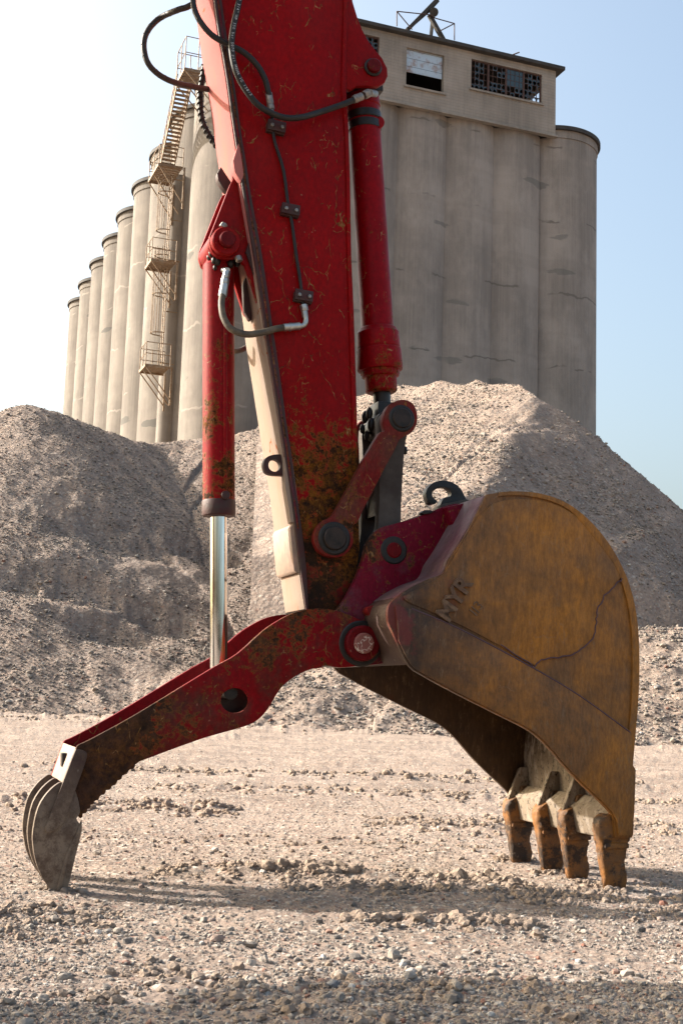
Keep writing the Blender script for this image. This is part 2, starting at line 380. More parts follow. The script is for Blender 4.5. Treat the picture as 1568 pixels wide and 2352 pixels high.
# ------------------------------------------------------------------ concrete, building materials
def concrete(name, base, crack=True, board=False, dark=.5):
    m = M(name, .9, 0, .2)
    v = m.noise(1.6, 6, .65, v=m.mapp((1.6,1.6,.05)))
    c = m.mix(m.rng(v, .35, .68), base, tuple(x*.80 for x in base))
    c = m.mix(m.rng(m.noise(9, 4, .6, v=m.mapp((1,1,.02))), .42, .6, 0, .6), c, tuple(x*.70 for x in base))
    c = m.mix(m.rng(m.noise(.3, 7, .68, v=m.mapp((1,1,.6))), .42, .62, 0, .75), c, tuple(x*1.32 for x in base))
    c = m.mix(m.rng(m.noise(.6, 6, .7, v=m.mapp((1,1,.35))), .55, .72, 0, .5), c, tuple(x*.62 for x in base))
    hb = m.rng(m.noise(.8, 3, .5, v=m.mapp((.03,.03,1.2))), .48, .62, 0, .28); c = m.mix(hb, c, tuple(x*.8 for x in base))
    h = m.math('ADD', m.noise(14, 6, .7), m.math('MULTIPLY', m.noise(9, 3, .5, v=m.mapp((1,1,.02))), .6))
    if crack:
        zt = m.math('ADD', m.xyz()[2], m.math('MULTIPLY', m.noise(1.3, 5, .6, v=m.mapp((1,1,.03))), 16))
        c = m.mix(m.math('MULTIPLY', m.rng(zt, 40, 47), m.rng(m.noise(3.2, 5, .65, v=m.mapp((1,1,.03))), .40, .62, 0, .6)), c, tuple(x*.5 for x in base))
        # repair patches: horizontal blots
        pm = m.vor(.42, 'F1', v=m.warp(.9, 1.4, m.mapp((.42,.42,1.5)))); p = m.rng(pm, .17, .145)
        p = m.math('MULTIPLY', p, m.rng(m.noise(.3, 2), .47, .5))
        c = m.mix(m.math('MULTIPLY', p, dark), c, tuple(x*.52 for x in (base[0]*.9, base[1], base[2]*1.05)))
        # chalky crack lines running round the wall
        zz = m.xyz(m.warp(.9, .7))[2]
        fr = m.math('ABSOLUTE', m.math('SUBTRACT', m.math('FRACT', m.math('MULTIPLY', zz, .21)), .5))
        ln = m.math('MULTIPLY', m.rng(fr, .016, .008), m.rng(m.noise(.35, 2), .50, .53))
        c = m.mix(m.math('MULTIPLY', ln, .7), c, tuple(min(1, x*1.6) for x in base) if crack == 'light' else tuple(x*.45 for x in base))
    if board:
        zf = m.math('FRACT', m.math('MULTIPLY', m.xyz()[2], 5.2)); bl = m.rng(m.math('ABSOLUTE', m.math('SUBTRACT', zf, .5)), .38, .5)
        c = m.mix(m.math('MULTIPLY', bl, .35), c, tuple(x*.6 for x in base)); h = m.math('SUBTRACT', h, m.math('MULTIPLY', bl, 1.2))
    m.color(c); m.bump(h, .55, .03)
    return m.m
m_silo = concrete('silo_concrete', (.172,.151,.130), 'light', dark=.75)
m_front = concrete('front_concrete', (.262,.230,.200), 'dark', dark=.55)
m_board = concrete('board_marked_concrete', (.270,.237,.200), False, True)
m_cap = simple('dark_roof_edge', (.055,.050,.045), .8, 0, .4, 2, .3)
m_capside = concrete('cap_concrete', (.34,.285,.235), False)
m_ironw = simple('rusty_galvanised_iron', (.24,.19,.135), .6, .2, .5, 6, .3, (.15,.075,.03))
m_black = simple('dark_interior', (.012,.012,.012), .9, 0, .2, 2, 0)
m_frame = simple('rusty_window_frame', (.085,.045,.035), .7, 0, .4, 5, .2)
mm = M('corrugated_shutter', .5, .4); z = mm.xyz()[2]
c = mm.mix(mm.rng(mm.noise(1.2, 7, .7), .5, .68), (.42,.47,.50), (.26,.13,.07)); fz = mm.math('FRACT', mm.math('MULTIPLY', z, 1.9))
c = mm.mix(mm.rng(fz, .93, .98), c, (.05,.06,.05)); mm.color(c); m_shut = mm.m
mm = M('window_pane', .15); mm.color((.035,.06,.075)); m_pane = mm.m

# ------------------------------------------------------------------ ground materials
def ground_mat(name, base, far=False, sc=1.0):
    m = M(name, .95, 0, .15)
    c = m.mix(m.rng(m.noise(.7*sc, 6, .6), .35, .66), base, tuple(x*y for x, y in zip(base, (.74,.71,.68))))
    c = m.mix(m.rng(m.noise(4*sc, 6, .65), .42, .66, 0, .6), c, tuple(x*y for x, y in zip(base, (1.22,1.2,1.17))))
    if not far:
        c = m.mix(m.rng(m.noise(1.6, 5, .6, v=m.mapp((.22,1.5,1))), .5, .64, 0, .55), c, tuple(x*1.3 for x in base)); c = m.mix(m.rng(m.noise(2.4, 5, .65, v=m.mapp((.3,1.4,1), (0,0,0), (4,2,0))), .54, .66, 0, .5), c, tuple(x*.62 for x in base))
    for s_, a_ in ((28, .75), (70, .7)) if not far else ((6, .38), (15, .45)):
        v = m.warp(.3/s_, s_*1.2)
        rc = m.vor(s_*sc, 'F1', 'Color', v=v); sep = m.n('ShaderNodeSeparateColor'); m.t.links.new(rc, sep.inputs[0])
        cc = m.ramp(sep.outputs[0], [(0, (.08,.072,.068)), (.2, (.17,.145,.125)), (.42, (.27,.23,.195)), (.60, (.20,.10,.075)), (.66, (.27,.225,.19)), (.88, (.44,.40,.35))], False)
        mask = m.math('MULTIPLY', m.rng(m.vor(s_*sc, 'F1', 'Distance', v=v), .52, .36), m.rng(sep.outputs[1], .45, .5))
        c = m.mix(m.math('MULTIPLY', mask, a_), c, cc)
    m.color(c)
    k = 1 if not far else .16
    m.bump(m.math('ADD', m.noise(60*k, 6, .75), m.math('MULTIPLY', m.vor(45*k*sc, 'F1'), -.7)), .7, .012 if not far else .09)
    return m.m
m_ground = ground_mat('gravel_ground', (.248,.193,.158))
m_pile = ground_mat('heap_gravel', (.242,.190,.158), True)
def stone_mat(name, mul=1.0):
    m = M(name, .9, 0, .2); at = m.n('ShaderNodeAttribute', attribute_name='tone').outputs['Fac']
    c = m.ramp(at, [(0, (.12*mul,.11*mul,.105*mul)), (.2, (.28*mul,.25*mul,.22*mul)), (.55, (.40*mul,.34*mul,.285*mul)), (.78, (.48*mul,.42*mul,.36*mul)), (.86, (.26*mul,.10*mul,.065*mul)), (.90, (.44*mul,.40*mul,.36*mul)), (1, (.62*mul,.58*mul,.53*mul))])
    c = m.mix(m.rng(m.noise(90, 5, .7), .35, .7, 0, .5), c, (.36*mul,.30*mul,.245*mul))
    m.color(c); m.bump(m.noise(120, 5, .7), .5, .003); return m.m
m_stone = stone_mat('loose_stone', .70); m_rubble = stone_mat('heap_rubble', .56)
#PART2
# ------------------------------------------------------------------ terrain
def seg_height(x, y, pts, slope, wob=0.0, seed=0.0, conc=0.0):
    """height of a heap whose crest runs through pts (x,y,z), falling at the given slope"""
    best = np.full(x.shape, -1e3); tt = np.zeros(x.shape); acc = 0.0; dd = np.zeros(x.shape)
    for (a, b) in zip(pts, pts[1:]):
        dx, dy = b[0]-a[0], b[1]-a[1]; l2 = dx*dx+dy*dy; l = math.sqrt(l2)
        t = np.clip(((x-a[0])*dx+(y-a[1])*dy)/l2, 0, 1)
        d = np.hypot(x-(a[0]+t*dx), y-(a[1]+t*dy))
        h = a[2]+t*(b[2]-a[2]) - slope*(np.sqrt(d*d+.16)-.4)
        k = h > best
        best = np.where(k, h, best); tt = np.where(k, acc+t*l, tt); dd = np.where(k, d, dd); acc += l
    if wob: best = best + wob*np.minimum(dd/4, 1.2)*(fbm(tt*.35+seed, dd*.05+seed, 3) + .35*fbm(tt*1.3+seed, dd*.12, 3))
    return best
def smax(a, b, k=.5):
    h = np.clip(.5+.5*(a-b)/k, 0, 1); return b*(1-h)+a*h+k*h*(1-h)
def crest(lst, Y):
    out = []
    for p in lst:
        yy = p[2] if len(p) > 2 else Y
        r = ray(p[0], p[1]); t = yy/r.y; v = C+r*t; out.append((v.x, v.y, v.z))
    return out
CL = crest([(-700,1120,58),(-300,985,57),(-60,1000,57),(0,956,57),(40,937,57),(78,935,57),(130,950,57.5),(175,966,58),(240,992,58.5),(300,1019,59),(340,1024,60),(410,1016,61),(470,1006,61.5),(560,988,62),(640,975,62),(740,950,62)], 58)
CR = crest([(560,990,66),(740,945,62),(800,915,60.7),(825,908,60),(862,896,59),(900,886,58),(935,884,57.4),(962,890,56.8),(1000,878,56),(1018,876,55.6),(1045,884,55),(1068,884,54.5),(1096,872,53.8),(1125,884,53),(1150,880,52.4),(1190,880,51.3),(1232,910,50),(1285,946,49.5),(1330,976,49),(1365,1002,48.7),(1420,1050,48.2),(1500,1112,47.5),(1568,1172,47),(1700,1300,46),(1830,1440,45)], 58)
SP = crest([(1232,912,54),(1185,985,51.5),(1150,1065,48.5),(1080,1140,45.5),(990,1300,42)], 50)     # spur of the right-hand heap
CB = crest([(300,1600,33),(500,1555,33),(760,1530,33),(1000,1490,34),(1330,1462,34),(1450,1442,34.5),(1520,1446,34),(1600,1444,34),(1800,1470,34),(2200,1480,34)], 40)   # low bench in front of it
CLB = crest([(-500,1560,41),(0,1530,42),(200,1500,42.5),(420,1500,43),(600,1530,41)], 42)
def ridgy(x, y, o=4): return 1-2*np.abs(fbm(x, y, o))
def h_left(x, y):
    h = seg_height(x, y, CL, .68, .26, 3.1)
    h = h + .24*fbm(x*.25, y*.25, 3) + .06*fbm(x*1.6, y*1.6, 4)
    b = seg_height(x, y, CLB, .42, .5, 8.0) + .25*fbm(x*.5+3, y*.5, 4) + .08*fbm(x*2, y*2, 3)
    h = smax(h, b, .9)
    for (px_, py_, pz_, rx, ry, dp) in PITS: 
        rr = np.sqrt(((x-px_)/rx)**2+((y-py_)/ry)**2) + .25*fbm(x*.9, y*.9, 3)
        h = h - .62*dp*np.clip(1.25-rr, 0, 1)**.7*np.clip(1.25-rr, 0, 1)
    return h
_A, _S, _B, _D = [crest([p], 50)[0] for p in ((1232,912,50),(1080,1140,38),(1568,1172,47),(740,945,62))]
def _plane(a, b, c):
    n = (Vector(b)-Vector(a)).cross(Vector(c)-Vector(a)); return lambda x, y: a[2]-(n.x*(x-a[0])+n.y*(y-a[1]))/n.z
PL, PR = _plane(_A, _S, _D), _plane(_A, _S, _B)
def h_right(x, y):
    """two planed faces meeting in a spur, under a ragged crest"""
    x = np.asarray(x, float); wx = x+.5*fbm(x*.25, y*.25+4, 3); wy = y+.5*fbm(x*.25+7, y*.25, 3)
    def P(x, y):
        l, r = PL(x, y), PR(x, y); k = .35; h = np.clip(.5+.5*(l-r)/k, 0, 1); return l*(1-h)+r*h-k*h*(1-h)
    bd = np.full(x.shape, 1e9); cz = np.zeros(x.shape); qx = np.zeros(x.shape); qy = np.zeros(x.shape); side = np.zeros(x.shape)
    for a, b in zip(CR, CR[1:]):
        dx, dy = b[0]-a[0], b[1]-a[1]; t = np.clip(((x-a[0])*dx+(y-a[1])*dy)/(dx*dx+dy*dy), 0, 1)
        ex, ey = a[0]+t*dx, a[1]+t*dy; d = np.hypot(x-ex, y-ey); k = d < bd
        bd = np.where(k, d, bd); cz = np.where(k, a[2]+t*(b[2]-a[2]), cz); qx = np.where(k, ex, qx); qy = np.where(k, ey, qy)
        side = np.where(k, dx*(y-a[1])-dy*(x-a[0]), side)
    f = P(wx, wy)+(cz-P(qx, qy))*np.exp(-bd/3.5)
    f = f+np.minimum(bd/3, 1)*(.30*fbm(qx*.45+3, qy*.1, 4)+.10*fbm(qx*1.6, bd*.15, 3))
    h = np.where(side > 0, cz-.75*bd, f)
    h = h - .9*np.maximum(38.5-y, 0)
    return h+np.minimum(bd/2+.3, 1)*(.25*fbm(x*.3+9, y*.3, 3) + .06*fbm(x*1.7, y*1.7, 4))
def h_bench(x, y):
    h = seg_height(x, y, CB, .50, .5, 31.0)
    return h + .22*fbm(x*.55, y*.9, 4) + .08*fbm(x*2.2, y*3.0, 4)
PITS = []
def march(f, x, y, y0=30, y1=80):
    r = ray(x, y)
    for k in range(500):
        Y = y0+(y1-y0)*k/500; p = C+r*(Y/r.y)
        if f(np.array([p.x]), np.array([p.y]))[0] > p.z: return p
    return p
def setpits():
    P = []
    for (x, y, rx, ry, dp) in [(215,1205,3.0,2.0,.9),(330,1235,2.4,1.6,.8),(60,1330,3.4,1.2,.8),(180,1330,2.6,1.2,.7),(320,1400,2.2,1.0,.8),(250,1450,2.0,1.0,.9),(380,1425,1.8,.8,.7),(480,1275,2.6,1.2,.7),(600,1260,3,1.2,.6)]:
        p = march(h_left, x, y); P.append((p.x, p.y, 0, rx, ry, dp))
    return P
PITS = setpits()

def blob(x, y, cx_, cy_, rx, ry): return np.exp(-((x-cx_)/rx)**2-((y-cy_)/ry)**2)
def zg(x, y):
    d = np.hypot(x, y); far = np.clip((d-5)/10, 0, 1)
    z = .010*fbm(x*.9, y*1.4, 3) + .0065*fbm(x*7, y*9, 4) + .0055*ridgy(x*14, y*17, 4)*np.clip(1.3-far, 0, 1) - .002
    z = z + .0030*fbm(x*48, y*52, 2)*np.clip(1-d/9, 0, 1)
    z = z + far*(.06*fbm(x*.25, y*.8, 4) + .04*fbm(x*.9, y*2.6, 3) + .018*fbm(x*4, y*7, 3))
    clod = (.75+.9*fbm(x*7, y*9, 3)).clip(0)
    def ridge(x0, x1, yc, wy, h, sk=0.0):
        m = np.clip((x-x0)/.2, 0, 1)*np.clip((x1-x)/.2, 0, 1)
        return m*h*np.exp(-((y-yc-sk*x-.05*fbm(x*3, x*0+yc, 2))/wy)**2)*clod
    z = z + ridge(-.75, .75, 5.60, .16, .026) + ridge(-.2, 1.1, 5.30, .12, .018) + ridge(.02, .75, 4.45, .11, .030) + ridge(-1.6, -.75, 4.30, .22, .022)
    z = z + ridge(-.55, .5, 3.42, .14, .022, .1) + ridge(-.3, 1.4, 3.18, .14, .020) + ridge(-2.4, -.6, 8.6, .22, .05) + ridge(.3, 3, 8.0, .3, .03) + ridge(-1.5, 2.0, 10.5, .3, .04)
    z = z + np.clip((d-25)/10, 0, 1)*.22*fbm(x*.45, y*.8, 4)
    for yc, hh in ((6.6, .02), (7.3, .015), (9.3, .03), (12.5, .05), (15.5, .05), (19, .06), (24, .08), (30, .14), (34, .22), (38, .26), (43, .25)):
        z = z + hh*np.exp(-((y-yc-.25*fbm(x*.4, x*0+yc, 3)*yc*.12)/(yc*.028))**2)*(.6+1.2*fbm(x*.7, x*0+yc*3, 3)).clip(0)*(.5+.5*clod)*.9
    # bucket teeth and thumb tip stand level on z = 0
    for bx, by in ((T1[0], T1[1]), (-1.02, 4.99)):
        z = z*(1-.8*blob(x, y, bx, by, .14, .14))
    for bx, by in ((T1[0], T1[1]), (1.07, 5.68), (1.01, 5.98), (.89, 6.36), (-1.02, 4.99)): z = z + .014*blob(x, y, bx, by, .13, .10)*(.6+.8*fbm(x*14, y*14, 2))
    return z
T1 = (O.x, O.y)
def polar(name, ang, rad, zf, mat):
    A, Rr = np.meshgrid(ang, rad, indexing='ij'); x = (np.sin(A)*Rr).ravel(); y = (np.cos(A)*Rr).ravel(); z = zf(x, y)
    na, nr = len(ang), len(rad); i = np.arange(na*nr).reshape(na, nr)
    f = np.stack([i[:-1,:-1], i[:-1,1:], i[1:,1:], i[1:,:-1]], -1).reshape(-1, 4)
    return x, y, z, f
# ground: fine fan in front of the camera, coarser around
def build_ground():
    a0 = R(21)
    ang = np.concatenate([np.linspace(-math.pi, -a0, 130)[:-1], np.linspace(-a0, a0, 860), np.linspace(a0, math.pi, 130)[1:]])
    inv = np.linspace(1/2.4, 1/60, 620); rad = np.concatenate([[.02,.3,.7,1.1,1.5,1.8,2.1,2.25], 1/inv, [80,120,200,350,600,1100,2200]])
    x, y, z, f = polar('ground', ang, rad, zg, None)
    d = np.hypot(x, y); z = z*np.clip(1-(d-60)/30, 0, 1)
    o = np_mesh('ground', np.stack([x, y, z], 1), f[:, ::-1], m_ground); tag(o, kind='structure')
build_ground()
HEAPS = {}
def build_heap(name, zf, a0, a1, na, y0, y1, nr, label, cat='gravel heap'):
    ang = np.linspace(R(a0), R(a1), na); rad = np.linspace(y0, y1, nr)
    x, y, z, f = polar(name, ang, rad, zf, None)
    keep = z > -.6; f = f[keep[f].any(1)]
    z = np.maximum(z, -.6)
    used = np.unique(f); mp = np.full(len(x), -1); mp[used] = np.arange(len(used))
    co = np.stack([x, y, z], 1)[used]; c0 = co.mean(0); c0[2] = 0
    o = np_mesh(name, co-c0, mp[f][:, ::-1], m_pile); o.location = c0.tolist(); tag(o, label, cat); HEAPS[name+label] = o
    return o, c0
hl, hl0 = build_heap('gravel_heap', h_left, -32, 6, 640, 34, 74, 330, 'tall left gravel heap with scooped hollows, in front of the receding row of silos')
hr, hr0 = build_heap('gravel_heap', h_right, -4, 34, 600, 28, 76, 390, 'tallest gravel heap with a sharp spur and a shaded flank behind the bucket')
hb, hb0 = build_heap('gravel_bench', h_bench, -8, 30, 460, 24, 44, 260, 'low sunlit gravel bank at the foot of the tallest heap, right of the bucket', 'gravel bank')

# ---- rocks
def ico(sub):
    bm = bmesh.new(); bmesh.ops.create_icosphere(bm, subdivisions=sub, radius=1)
    v = np.array([p.co[:] for p in bm.verts]); f = np.array([[a.index for a in p.verts] for p in bm.faces]); bm.free(); return v, f
I1 = ico(1); I2 = ico(2); I3 = ico(3)
def rock_template(I, s):
    v, f = I; r = np.random.default_rng(s); k = v.copy()
    for _ in range(5):                       # chop flat facets
        n = r.normal(size=3); n /= np.linalg.norm(n); h = r.uniform(.55, .85); dd = k@n; k = k-np.outer(np.maximum(dd-h, 0), n)
    k = k*(1+.10*r.normal(size=(len(k), 1))); k = k*np.array([1, r.uniform(.65, 1), r.uniform(.45, .8)])
    return k, f
T_S = [rock_template(I1, i) for i in range(10)]; T_M = [rock_template(I2, 40+i) for i in range(8)]
def scatter(name, x, y, z, s, temps, mat, parent=None, off=(0,0,0), sink=.25):
    N = len(x); cos, fcs, tones = [], [], []; base = 0
    which = rng.integers(0, len(temps), N); tone = rng.random(N)
    for k, (tv, tf) in enumerate(temps):
        I = np.where(which == k)[0]; n = len(I)
        if n == 0: continue
        a = rng.random(n)*2*math.pi; b = rng.normal(size=n)*.35; ca, sa, cb, sb = np.cos(a), np.sin(a), np.cos(b), np.sin(b)
        X = tv[None,:,0]*np.ones((n,1)); Y = tv[None,:,1]*cb[:,None]-tv[None,:,2]*sb[:,None]; Z = tv[None,:,1]*sb[:,None]+tv[None,:,2]*cb[:,None]
        X2 = X*ca[:,None]-Y*sa[:,None]; Y2 = X*sa[:,None]+Y*ca[:,None]
        S = s[I][:,None]
        cc = np.stack([X2*S+x[I][:,None]-off[0], Y2*S+y[I][:,None]-off[1], Z*S+(z[I]+s[I]*sink)[:,None]-off[2]], -1).reshape(-1, 3)
        ff = (tf[None]+(np.arange(n)*len(tv))[:,None,None]).reshape(-1, 3)+base
        cos.append(cc); fcs.append(ff); tones.append(np.repeat(tone[I], len(tv))); base += len(cc)
    return np_mesh(name, np.concatenate(cos), np.concatenate(fcs), mat, {'tone': np.concatenate(tones)}, smooth=False, parent=parent)
def ground_stones():
    N = 150000
    a = rng.uniform(R(-20), R(20), N); Y = 1/rng.uniform(1/26, 1/2.3, N)
    x = np.tan(a)*Y; y = Y
    keep = (fbm(x*1.3, y*1.9, 3)+.35*fbm(x*6, y*7, 2) > rng.uniform(-.75, .35, N)); x, y = x[keep], y[keep]
    s = np.exp(rng.normal(math.log(.0031), .55, len(x))); s = np.maximum(s, .00042*y); s = np.minimum(s, .022)
    # extra loose gravel along the stirred-up bands
    o = scatter('loose_gravel', x, y, zg(x, y), s, T_S, m_stone); tag(o, kind='stuff')
    N = 3600; a = rng.uniform(R(-20), R(20), N); Y = 1/rng.uniform(1/16, 1/2.3, N); x = np.tan(a)*Y; y = Y
    keep = fbm(x*1.1+4, y*1.6, 3) > rng.uniform(-.4, .5, N); x, y = x[keep], y[keep]
    s = np.exp(rng.normal(math.log(.0080), .48, len(x))); s = np.minimum(s, .026)
    o = scatter('coarse_gravel', x, y, zg(x, y), s, T_M, m_stone); tag(o, kind='stuff')
ground_stones()
def heap_stones(zf, o, c0, a0, a1, y0, y1, N, sd):
    a = rng.uniform(R(a0), R(a1), N*2); Y = rng.uniform(y0, y1, N*2); x = np.tan(a)*Y; y = Y
    z = zf(x, y); k = (z > .02) & (fbm(x*.22+sd, y*.22, 4) > rng.uniform(-.6, .55, len(x))); x, y, z = x[k][:N], y[k][:N], z[k][:N]
    s = np.exp(rng.normal(math.log(.028), .45, len(x))); s = np.clip(s, .018, .12)
    r = scatter('rubble', x, y, z, s, T_S, m_rubble, o, c0); tag(r, kind='stuff')
heap_stones(h_left, hl, hl0, -17, 4, 35, 64, 44000, 1)
heap_stones(h_right, hr, hr0, 0, 17, 35, 60, 30000, 5)
heap_stones(h_bench, hb, hb0, -4, 17, 26, 36, 14000, 9)
def clods():
    X, Y_, S_ = [], [], []
    for (x0, x1, yc, wy, n, sz) in ((-.75,.78,5.58,.10,1500,.012),(-.3,.8,5.62,.05,260,.020),(-.2,1.2,5.28,.10,1100,.012),(.02,.75,4.45,.07,520,.014),(.05,.5,4.5,.04,70,.024),(-1.6,-.7,4.3,.18,900,.011),(-.55,.6,3.45,.13,420,.011),(-.3,1.5,3.2,.16,380,.011),(-1.3,-.2,3.3,.2,160,.011),(.75,1.5,5.2,.25,700,.010),(-2.6,-.6,8.6,.22,900,.018),(.2,3,8.1,.3,900,.016),(-1.5,3.2,10.6,.3,900,.02),(-3,3,13,.4,900,.026),(-3.5,4,6.7,.25,900,.011),(1.1,1.35,5.40,.05,110,.010),(.98,1.2,5.66,.05,110,.011),(.92,1.12,5.96,.05,110,.012),(.8,1.0,6.34,.05,110,.012),(-1.12,-.92,4.97,.04,110,.009),(-12,12,31,1.2,900,.04),(-13,14,36,1.5,900,.05),(-14,14,41,1.2,700,.05)):
        x = rng.uniform(x0, x1, n*3); y = yc+wy*rng.normal(size=n*3)+.06*fbm(x*3, x*0+yc, 2); n = int(n*1.25); k = fbm(x*4+yc, y*5, 3) > rng.uniform(-.25, .45, len(x))
        x, y = x[k][:n], y[k][:n]; X.append(x); Y_.append(y); S_.append(np.minimum(np.exp(rng.normal(math.log(sz*.50), .6, len(x))), sz*1.7))
    X, Y_, S_ = map(np.concatenate, (X, Y_, S_))
    def lump(sd):
        v, f = I2; r = np.random.default_rng(sd); k = v*(1+.20*r.normal(size=(len(v), 1))); k[:, 2] *= .8; return k, f
    o = scatter('earth_clods', X, Y_, zg(X, Y_), S_, [lump(70+i) for i in range(8)], m_clod, sink=.15); tag(o, kind='stuff')
mm = M('earth_clod', .95, 0, .1); mm.color(mm.mix(mm.rng(mm.noise(40, 6, .7), .35, .65), (.285,.224,.178), (.205,.155,.118))); mm.bump(mm.noise(150, 6, .8), .9, .004); m_clod = mm.m
clods()
# the few bigger rocks one can point at
def rock(x, y, n, flat, label, seed, col=None):
    r = ray(x, y+n*.35); t = -EYE/r.z; p = C+r*t; s = n/FPX*p.y/2
    v, f = rock_template(I3, seed); v = v + .05*rng.normal(size=v.shape)*0 + (.06*np.sin(v*7+seed))[:, [1,2,0]]
    v = v*np.array([1.0, .85, flat]); v *= s/np.abs(v[:,0]).max()
    z = float(zg(np.array([p.x]), np.array([p.y]))[0])
    o = np_mesh('rock', v, f, col or m_rock, None, True); o.location = (p.x, p.y, z+s*flat*.25); o.rotation_euler = (0, 0, seed)
    tag(o, label, 'rock', 'larger rocks lying in the gravel')
mm = M('pale_rock', .9); mm.color(mm.mix(mm.rng(mm.noise(30, 7, .7), .35, .65), (.36,.29,.235), (.23,.19,.165))); mm.bump(mm.noise(60, 7, .75), .8, .006); m_rock = mm.m
m_rockg = simple('grey_rock', (.24,.23,.225), .9, 0, .35, 40, .7)
rock(764, 2264, 46, .62, 'blue grey fist sized rock with a smaller upright one just behind it', 1, m_rockg)
rock(734, 2226, 22, 1.2, 'small upright grey rock just behind the fist sized blue grey one', 2, m_rockg)
rock(574, 2262, 42, .55, 'pale pinkish rock at the shadow edge, left of the blue grey rock', 3)
rock(346, 2252, 40, .5, 'low tan rock with pointed top, middle left of the foreground', 4)
rock(452, 2272, 24, .9, 'small blocky pale rock at the shadow edge, left of the pinkish one', 5)
rock(1130, 2238, 40, .6, 'pale rounded rock in the shadow edge below the two middle bucket teeth', 6)
rock(1172, 2052, 36, .5, 'flat pale rock between the two shadow bands, below the farthest bucket tooth', 7)
rock(1092, 2178, 32, .55, 'tan rock in the sunlit strip under the middle of the bucket', 8)
rock(1195, 2312, 40, .5, 'flattish pale rock in the dark foreground shadow at the bottom right', 9)
rock(868, 2104, 36, .6, 'brown earth clod on the lower edge of the long shadow', 10)
# ------------------------------------------------------------------ grain elevator
BA = R(20.55); BX, BY, TOP, SR = -6.52, 71.17, 37.14, 3.0
ROW = Vector((-math.sin(BA), math.cos(BA), 0)); FR = Vector((math.cos(BA), math.sin(BA), 0)); NF = -ROW     # back along the row, along the front, out of the front
A0 = Vector((BX, BY, 0)); FLEN = 20.74
elev = thing('grain_elevator', 'abandoned concrete grain elevator of tall round silos with a windowed head house on top', 'grain elevator', (BX, BY, 0), BA)
# local frame: x = along the front, y = back along the row
def bl(x, y, yf):
    """photo point on the plane y = yf of the building frame -> local"""
    r = ray(x, y); n = ROW; t = ((A0+ROW*yf)-C).dot(n)/r.dot(n); p = C+r*t-A0
    return Vector((p.dot(FR), yf, p.z))
def bs(x, y, xf):
    r = ray(x, y); t = ((A0+FR*xf)-C).dot(FR)/r.dot(FR); p = C+r*t-A0
    return Vector((xf, p.dot(ROW), p.z))
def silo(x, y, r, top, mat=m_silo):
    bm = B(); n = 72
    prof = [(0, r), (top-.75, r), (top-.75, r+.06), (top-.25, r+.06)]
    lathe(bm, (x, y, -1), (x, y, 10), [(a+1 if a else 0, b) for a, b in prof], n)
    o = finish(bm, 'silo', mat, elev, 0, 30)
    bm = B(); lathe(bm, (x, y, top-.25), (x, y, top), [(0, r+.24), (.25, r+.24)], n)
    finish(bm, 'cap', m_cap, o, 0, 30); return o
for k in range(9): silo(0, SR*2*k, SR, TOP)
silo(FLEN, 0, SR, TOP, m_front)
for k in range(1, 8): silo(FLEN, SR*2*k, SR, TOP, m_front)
# front wall of shallow bulging bins between the two corner silos
s0 = bl(1243, 600, -SR+.25).x; s3 = bl(910, 600, -SR+.25).x; sp = (s0-s3)/3
bm = B(); outl = []
xs = [s0-sp*k for k in range(0, 7)]
for k in range(5, -1, -1):
    a, b = xs[k+1], xs[k]; ns = 14
    for i in range(ns+(k == 0)):
        t = i/ns; x = a+(b-a)*t; outl.append((x, -SR+.62-.50*math.sin(math.pi*t)**.8))
outl += [(xs[0], .5), (xs[6], .5)]
lo = [bm.verts.new((x, y, -1)) for x, y in outl]; hi = [bm.verts.new((x, y, TOP-.4)) for x, y in outl]
for i in range(len(lo)): j = (i+1) % len(lo); bm.faces.new((lo[i], lo[j], hi[j], hi[i]))
bm.faces.new(hi)
finish(bm, 'front_bin_wall', m_front, elev, 0, 22)
bm = B(); box(bm, (FLEN/2, 24, TOP-.55), FLEN-1, 48, .3); finish(bm, 'roof_deck', m_cap, elev)
# head house
YF = -SR-.02; XR = bl(1275.4, 200, YF).x; XL = 1.6; ZB = bl(1080, 272, YF).z; ZT = bl(1275.4, 160, YF).z - .1; HD = 11
T_ = .35
hh_roof = []
def winrect(x0, y0, x1, y1, x2, y2, x3, y3):     # tl, tr, br, bl
    a, b, c, d = bl(x0, y0, YF), bl(x1, y1, YF), bl(x2, y2, YF), bl(x3, y3, YF)
    return (min(a.x, d.x)+abs(a.x-d.x)/2, max(b.x, c.x)-abs(b.x-c.x)/2, (d.z+c.z)/2, (a.z+b.z)/2)
WN = winrect(1082, 136, 1244, 170, 1243, 236, 1081, 205)
SH = winrect(934, 110, 1021, 126, 1017, 214, 932, 196)
WL = (SH[0]-2.2-4.2, SH[0]-2.2, WN[2], WN[3]); w3 = bl(871, 100, YF).x; WL = (w3-4.3, w3, WN[2], WN[3])
def wall_with_holes(bm, x0, x1, z0, z1, holes, y0, y1):
    tri = geometry.tessellate_polygon([[Vector((x0,z0,0)),Vector((x1,z0,0)),Vector((x1,z1,0)),Vector((x0,z1,0))]]+[[Vector((a,c,0)),Vector((b,c,0)),Vector((b,d,0)),Vector((a,d,0))] for a,b,c,d in holes])
    fl = [(x0,z0),(x1,z0),(x1,z1),(x0,z1)]+[p for a,b,c,d in holes for p in ((a,c),(b,c),(b,d),(a,d))]
    f = [bm.verts.new((x, y0, z)) for x, z in fl]; g = [bm.verts.new((x, y1, z)) for x, z in fl]
    for t in tri: bm.faces.new([f[i] for i in t]); bm.faces.new([g[i] for i in reversed(t)])
    for s in range(0, len(fl), 4):
        for i in range(4): j = (i+1) % 4; bm.faces.new((f[s+i], f[s+j], g[s+j], g[s+i]))
